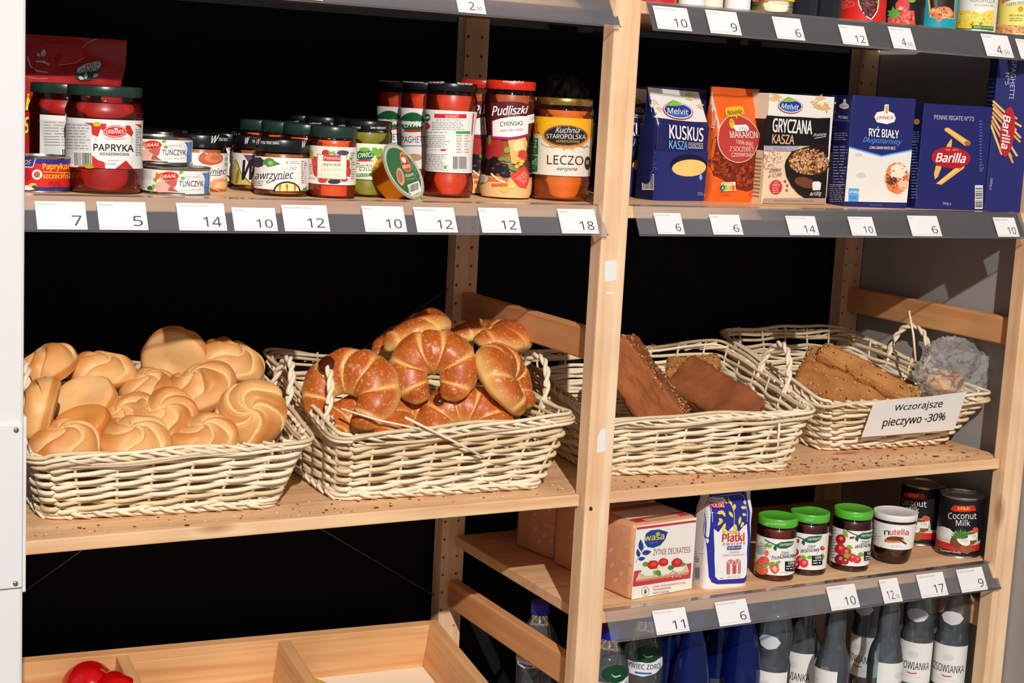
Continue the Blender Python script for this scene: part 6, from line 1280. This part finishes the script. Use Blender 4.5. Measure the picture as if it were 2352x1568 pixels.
A.poly([(1205, 160), (1260, 120), (1400, 75), (1470, 95), (1512, 160), (1500, 200), (1390, 215), (1330, 270), (1280, 205)], (226, 130, 84)); A.speck(1370, 150, 125, 55, 34, 32, [(240, 150, 96), (222, 120, 76), (246, 176, 120), (206, 104, 70)]); A.speck(1330, 225, 25, 20, 4, 22, [(240, 150, 96)]); wrap(A, 'label', R, j)
pos = base_fix(2239, 71, .0330); j, R = can('sweetcorn_can', 'white and yellow sweetcorn can', 'can', *pos, Z1, .0332, .110, None)
A = Art(sheet(*pos, Z1, R), FC); band(A, R, -180, 180, .003, .107, (232, 228, 216)); A.text('KUKURYDZA', 0, 0, 0, 0, (96, 100, 96), .01, 0, ((1718, -20), (2010, -6), (2004, 40), (1714, 22))); A.text('KONSERWOWA', 0, 0, 0, 0, (130, 134, 130), .0, 0, ((1762, 44), (2000, 56), (1996, 84), (1760, 74)))
A.poly([(1535, 160), (1600, 120), (1700, 130), (1800, 170), (1920, 130), (1990, 130), (1980, 372), (1530, 345)], (246, 206, 70)); A.speck(1760, 240, 220, 90, 90, 30, [(250, 220, 90), (240, 190, 50), (252, 232, 140), (246, 210, 80)]); A.poly([(1730, 300), (1985, 318), (1982, 372), (1725, 345)], (36, 110, 56)); A.text('Słodka i chrupiąca', 0, 0, 0, 0, WH, .01, .1, ((1752, 308), (1995, 322), (1993, 350), (1750, 336))); A.poly([(1530, 335), (1730, 342), (1726, 356), (1530, 350)], (46, 130, 60)); wrap(A, 'label', R, j)
pos = base_fix(2333, 78, .0350); j, R = can('chickpea_can', 'pale yellow chickpea can at the right picture edge', 'can', *pos, Z1, .0352, .110, None)
A = Art(sheet(*pos, Z1, R), FC); band(A, R, -180, 180, .003, .107, (238, 222, 116)); A.rect(1985, -20, 2070, 390, (226, 206, 130)); A.para(2000, 10, 2060, 13, 22, (150, 140, 90)); A.speck(2150, 10, 60, 40, 12, 22, [(226, 160, 110), (206, 140, 90)]); A.poly([(2125, 35), (2200, 0), (2352, -10), (2352, 40), (2230, 50), (2150, 88)], (236, 232, 220)); A.text('HAPPY FRUCHT', 0, 0, 0, 0, (60, 60, 64), .02, .1, ((2135, 42), (2420, -5), (2424, 36), (2150, 78)))
A.ell(2312, 108, 32, 36, (200, 150, 50)); A.text('KICHERERBSEN', 0, 0, 0, 0, (80, 76, 60), .02, 0, ((2180, 172), (2480, 178), (2478, 198), (2178, 194))); A.para(2180, 215, 2350, 2, 26, (120, 130, 80)); A.quad((2068, 302), (2460, 320), (2460, 405), (2066, 390), (176, 110, 74)); A.speck(2200, 350, 150, 42, 50, 34, [(230, 170, 120), (216, 150, 100), (236, 186, 140)]); wrap(A, 'label', R, j)
# bottles and jars with only their lower ends in view
def bottle(name, label, cat, x, y, z, prof, m, cap, group=None, rz=None):
    t = thing(name, label, cat, (x, y, z), facing(x, y) if rz is None else rz, group); b = smooth_prof(prof)
    lathe('bottle_body', [(0, .002), (b[0][0] * .8, .001)] + b, m, t, 48, 50)
    cr_, c0, c1, cm = cap; lathe('cap', [(0, c0 + .001), (cr_ - .0006, c0), (cr_, c0 + .0008), (cr_, c1 - .0012), (cr_ - .0012, c1), (0, c1)], cm, t, 32, 40)
    return t, profile(b)
SAUCEW = mat((238, 238, 236), .35, .45, name='white_squeeze_bottle')
for px, py, r, lb in ((1587, 13, .0198, 'white upside-down squeeze bottle, left of the pair'), (1692, 23, .0200, 'white squeeze bottle cap beside the mayonnaise jar'), (1637, 15, .0150, 'small cream bottle cap between the white bottles')):
    pos = base_fix(px, py, r); rr = r
    t = thing('squeeze_bottle', lb, 'bottle', (*pos, Z1), facing(*pos), 'squeeze bottles on their caps')
    lathe('cap', [(0, 0), (rr - .001, 0), (rr, .001), (rr, .026), (rr - .002, .028), (0, .028)], SAUCEW if r > .016 else mat((236, 226, 206), .4), t, 40, 40)
    lathe('bottle_body', smooth_prof([(rr * .9, .0284), (rr * 1.1, .036), (rr * 1.5, .060), (rr * 1.55, .120), (rr * 1.2, .150), (0.0001, .154)]), mat((200, 40, 30), .35, .45) if r > .0198 else mat((236, 226, 206), .4), t, 40, 50)
pos = base_fix(1508, 5, .030); t = thing('ketchup_bottle', 'red ketchup bottle beside the middle post, top shelf', 'bottle', (*pos, Z1), facing(*pos))
lathe('bottle_body', smooth_prof([(.0001, .0), (.026, .0), (.0295, .004), (.0295, .110), (.020, .150), (.012, .165)]), mat((206, 30, 22), .3, .5), t); lathe('cap', [(.013, .1652), (.014, .166), (.013, .188), (0, .188)], mat((200, 30, 24), .35), t, 32, 40)
pos = base_fix(1773, 31, .0330)
j, R = jar('mayonnaise_jar', 'mayonnaise jar with a yellow label on the top shelf', 'jar', *pos, Z1, [(.029, 0), (.0322, .004), (.0330, .012), (.0326, .018), (.0326, .085), (.029, .095), (.027, .100)], (.0300, .0985, .113), .094, paste((240, 230, 200), scale=50), lid_mat=mat((40, 80, 160), .3))
A = Art(sheet(*pos, Z1, R), FC7); band(A, R, -88, 88, .0205, .080, (248, 208, 50)); A.ell(1600, -10, 60, 14, (60, 140, 60)); A.text('BEZ KONSERWANTÓW', 0, 0, 0, 0, (220, 90, 40), .01, 0, ((1450, 14), (1645, 36), (1643, 52), (1448, 32))); A.ell(1375, 0, 30, 20, (226, 120, 50)); A.ell(1275, 5, 18, 24, (220, 80, 60)); A.quad((1215, -20), (1255, -20), (1255, 20), (1215, 15), (190, 180, 160)); wrap(A, 'label', R, j)
DGL = clear('dark_glass', (40, 46, 60), .0, rough=.03); 
for px, py, lb in ((1890, 37, 'dark glass sauce bottle on the top shelf'), (1838, 20, 'dark bottle deeper on the top shelf, behind the glass one')):
    pos = base_fix(px, py, .0290) if px == 1890 else base_fix(px, py, .030)
    t, R = bottle('sauce_bottle', lb, 'bottle', *pos, Z1, [(.024, 0), (.0285, .004), (.0290, .012), (.0290, .105), (.022, .130), (.012, .150), (.0115, .185)], mat((14, 16, 26), .08, .6, coat=.5), (.0135, .180, .205, BLACKLID), 'dark sauce bottles')

# ------------------------------------------------------------------ water bottles on the lowest shelf
PET = clear('clear_pet_bottle', (246, 250, 252), .075, (205, 220, 232), .05, 1.45); PETB = clear('blue_pet_bottle', (80, 120, 210), .16, (30, 64, 170), .05, 1.45); BLUECAP = mat((24, 40, 170), .4, .4); NAVYCAP = mat((20, 26, 60), .4, .4)  # clear bottles: pale diffuse haze colour stands in for bluish-grey reflections
WB = [(.024, 0), (.0285, .004), (.0300, .012), (.0300, .040), (.0292, .045), (.0300, .050), (.0300, .126), (.0296, .134), (.0272, .147), (.0282, .160), (.0290, .178), (.0280, .200), (.0225, .220), (.0150, .232), (.0130, .238), (.0128, .244)]
WB2 = [(.024, 0), (.0285, .004), (.0300, .012), (.0300, .040), (.0292, .045), (.0300, .050), (.0300, .118), (.0296, .130), (.0262, .146), (.0205, .160), (.0182, .172), (.0180, .200), (.0165, .220), (.0135, .234), (.0128, .244)]
def water(label, x, y, rz=None, z=Z4, prof=WB):
    t, R = bottle('water_bottle', label, 'bottle', x, y, z, prof, PET, (.0148, .238, .256, NAVYCAP), 'clear water bottles', rz); lathe('water', [(0, .003)] + [(max(.001, R(q) - .0014), q) for q in [.004 + .215 * k / 28 for k in range(29)]] + [(0, .219)], WATERM, t, 40, 50)
    return t, R
WATERM = clear('still_water', (232, 240, 244), .0, rough=.02, ior=1.33)
def water_label(t, R, x, y, turn=0.0, oval=True):
    rz = facing(x, y) + turn; t.rotation_euler.z = rz; r = .0305
    A = Art(lambda u, v: (u * .0405, v)); A.raw([[(-.0405, .050), (.0405, .050), (.0405, .126), (-.0405, .126)]], (232, 230, 226)); A.raw([[(-.0405, .050), (.0405, .050), (.0405, .0515), (-.0405, .0515)]], (206, 204, 200)); 
    B = Art(lambda u, v: (u, .126 - v)); B.polys = A.polys; B.mats = A.mats; B.n = A.n
    B.text('CISOWIANKA', -.0330, .036, .0330, .050, (36, 36, 44), .012); B.line([(-.009, .056), (0, .0575), (.009, .056)], .0022, (206, 60, 66)); B.ell(0, .022, .010, .006, (214, 214, 214)); B.para(-.018, .063, .018, 1, .002, (180, 180, 186)); wrap(B, 'label', r, t)
    if oval:
        C = Art(lambda u, v: (u, .178 - v)); C.poly([(-.020, 0), (-.013, -.009), (0, -.012), (.013, -.009), (.020, 0), (.013, .010), (0, .014), (-.013, .010)], (206, 206, 212)); C.mesh('neck_label', cyl_map(lambda q: R(max(q, .150)) + .0006), t, ustep=STEP * .028, vstep=.003)
    return t
first = None
def base_low(px, Y): p = onY(px, 1500, Y); return (p.x, Y)
for i, (px, Y, turn, lb) in enumerate([
    (2183, .085, -.10, 'clear water bottle at the right end by the right post'), (2103, .120, -.12, 'clear water bottle second from the right post'), (2035, .060, .95, 'clear water bottle nearest the rail, its label turned to the left'), (1914, .062, -1.0, 'clear water bottle whose label is turned far to the right'),
    (1990, .175, -.5, 'clear water bottle behind the two turned ones'), (1843, .150, -.55, 'clear water bottle behind and left of the one turned right'), (1777, .095, -.35, 'leftmost clear water bottle with a white label'), (2160, .205, .2, 'clear water bottle in the second row by the right post')]):
    x, y = base_low(px, Y)
    if first is None:
        first, R = water(lb, x, y); water_label(first, R, x, y, turn); slim = None
    elif i in (2, 3, 5) and slim is None:
        slim, R = water(lb, x, y, prof=WB2); water_label(slim, R, x, y, turn, False)
    elif i in (3, 5): dup(slim, (x, y, Z4), facing(x, y) + turn, lb)
    else: dup(first, (x, y, Z4), facing(x, y) + turn, lb)
firstb = None
BC = [(.026, 0), (.0325, .004), (.0340, .012), (.0340, .090), (.0332, .098), (.0340, .106), (.0340, .168), (.0330, .180), (.0270, .198), (.0180, .212), (.0140, .220), (.0130, .234)]
BB = [(.026, 0), (.0325, .004), (.0340, .012), (.0340, .090), (.0330, .100), (.0335, .112), (.0315, .135), (.0270, .165), (.0200, .195), (.0140, .218), (.0130, .234)]
def blue_bottle(lb, x, y, rz, clearb):
    t, R = bottle('mineral_water_bottle', lb, 'bottle', x, y, Z4, BC if clearb else BB, PET if clearb else PETB, (.0155, .226, .246, BLUECAP), 'blue capped mineral water bottles', rz)
    rr = .0345; A = Art(lambda u, v: (u, (.184 if clearb else .120) - v)); dk = (20, 52, 44) if clearb else (22, 24, 30)
    dz = .064 if clearb else 0
    if not clearb: A.raw([[(-.055, .056), (.055, .056), (.055, .100), (-.055, .100)]], dk)
    if clearb:
        A.poly([(-.036, .020), (-.012, .020), (.006, .018), (.036, .013), (.039, .028), (.022, .038), (0, .043), (-.022, .041), (-.036, .034)], (226, 228, 230)); A.text('ŻYWIEC ZDRÓJ', -.0325, .020, .0325, .033, (28, 34, 90), .02); A.line([(-.014, .0375), (.014, .0375)], .003, (70, 90, 170)); A.ell(.006, .006, .024, .014, (16, 66, 40)); A.line([(-.002, .006), (.004, .010), (.014, .008)], .002, (200, 220, 200))
    else:
        A.text('ŻYWIEC ZDRÓJ', -.030, .044, .030, .056, (190, 196, 200), .02)
        for k in range(3): A.ring(.030, .032 + .011 * k, .0055, .0055, .002, (190, 196, 200))
        A.raw([[(-.055, .092), (.055, .092), (.055, .100), (-.055, .100)]], (60, 70, 80))
    rf = lambda q: R(q) + .0006
    A.mesh('label', cyl_map(rf), t, ustep=STEP * rf(.03), vstep=.004); return t
x, y = base_low(1398, .075); c1 = blue_bottle('clear mineral water bottle right beside the middle post', x, y, facing(x, y) + .25, True)
x, y = base_low(1478, .130); dup(c1, (x, y, Z4), facing(x, y) + .05, 'clear mineral water bottle with a green hill label, second from the middle post')
x, y = .060, .215; dup(c1, (x, y, Z4), facing(x, y) - .6, 'blue capped bottle seen left of the middle post, in the dark')
x, y = base_low(1590, .090); d1 = blue_bottle('blue plastic mineral water bottle standing foremost of the blue ones', x, y, facing(x, y), False)
for px, Y, turn, lb in ((1535, .165, .35, 'blue plastic bottle behind and left of the foremost blue one'), (1650, .165, -.3, 'blue plastic bottle between the foremost blue one and the ringed label'), (1705, .115, -.15, 'blue plastic bottle with three rings on its dark label')):
    x, y = base_low(px, Y); dup(d1, (x, y, Z4), facing(x, y) + turn, lb)

# ------------------------------------------------------------------ vegetable crate under the bread shelf
cr0 = Vector((-.043, .425, -.322)); ex = Vector((-1, 0, .030)).normalized(); ey = Vector((0, -1, -.20)); ey = (ey - ex * ey.dot(ex)).normalized(); ez = ey.cross(ex).normalized()
if ez.z < 0: ez = -ez
crate = bpy.data.objects.new('vegetable_crate', None); COL.objects.link(crate); tag(crate, 'open pine crate with compartments tilted forward under the bread shelf', 'crate')
crate.matrix_world = Matrix(((-ex.x, -ey.x, ez.x, cr0.x), (-ex.y, -ey.y, ez.y, cr0.y), (-ex.z, -ey.z, ez.z, cr0.z), (0, 0, 0, 1)))
# local frame: x to the right, y to the back, z up, origin at the top of the back right corner
CL, CD, CH = .755, .42, .088
def cb(name, a, b, m): return box(name, a, b, m, crate, .0015)
cb('back_board', (-CL, -.018, -CH), (.0, 0, 0), WCR); cb('front_board', (-CL, -CD, -CH), (0, -CD + .018, 0), WCR)
cb('end_board', (0, -CD, -CH), (.020, 0, .0), WCY); cb('end_board', (-CL - .02, -CD, -CH), (-CL, 0, 0), WCY)
for x in (-.255, -.520): cb('divider', (x - .019, -CD + .018, -CH + .004), (x, -.018, -.002), WCY)
cb('bottom_board', (-CL, -CD + .018, -CH), (0, -.018, -CH + .008), mat((236, 222, 200), .6, .3, var=.06, scale=12))
# peppers and a squash lying in the crate
def blob_mesh(name, rx, ry, rz, lobes, depth, m, seed):
    bm = bmesh.new(); bmesh.ops.create_uvsphere(bm, u_segments=48, v_segments=28, radius=1.0)
    for v in bm.verts:
        p = v.co.copy(); a = math.atan2(p.y, p.x); k = 1 - depth * (1 - abs(math.cos(a * lobes / 2))) * (1 - p.z * p.z) ** .5; dim = .22 * max(0, p.z - .72)
        v.co = Vector((p.x * rx * k, p.y * ry * k, p.z * rz - dim * rz * 2)) + Vector((.0015, .001, .001)) * noise.noise(p * 2 + Vector((seed, 0, 0)))
    me = bpy.data.meshes.new(name); bm.to_mesh(me); bm.free(); me.shade_smooth(); me.materials.append(m); return me
REDP = mat((196, 10, 14), .2, .5, coat=.4, var=.1); STEM = mat((70, 110, 40), .6, .3)
Mi = crate.matrix_world
pm = blob_mesh('red_pepper', .043, .043, .043, 4, .16, REDP, 1)
def on_crate(px, py, zl):
    o = cr0 + ez * zl; d = ray(px, py); return CAM + d * ((o - CAM).dot(ez) / d.dot(ez))
for px, py, lb in ((205, 1582, 'dark red pepper at the back of the left crate compartment'), (266, 1604, 'bright red pepper in front, in the left crate compartment')):
    o = link('red_pepper', pm); o.location = on_crate(px, py, -CH + .008 + .043); o.rotation_euler = (2.5, .3, px * .01); tag(o, lb, 'pepper', 'red peppers in the crate')
    s = tube('stem', [(0, 0, .030), (.001, 0, .041), (.005, .001, .050)], [.005, .0035, .004], STEM, o, 10)
YEL = mat((214, 176, 40), .35, .45, var=.15, scale=30)
bm = bmesh.new(); pts = [Vector((.10 * math.cos(a) - .10, .10 * math.sin(a), 0)) for a in [-.9 + 1.8 * k / 20 for k in range(21)]]
add_tube(bm, pts, [.006 + .0125 * math.sin(math.pi * min(1, max(0, (k + .5) / 21))) ** .5 for k in range(21)], 12)
ban = from_bm('banana', bm, YEL, None, True); ban.matrix_world = crate.matrix_world @ Matrix.Translation((-.208, -.125, -CH + .008 + .0185)) @ Matrix.Rotation(.10, 4, 'Z'); tag(ban, 'yellow banana in the right crate compartment', 'banana')
bm = bmesh.new(); add_tube(bm, [pts[-1], pts[-1] + Vector((-.010, .008, .001)), pts[-1] + Vector((-.016, .016, .002))], [.006, .0045, .005], 8); from_bm('stem', bm, mat((150, 140, 50), .6), ban, True)
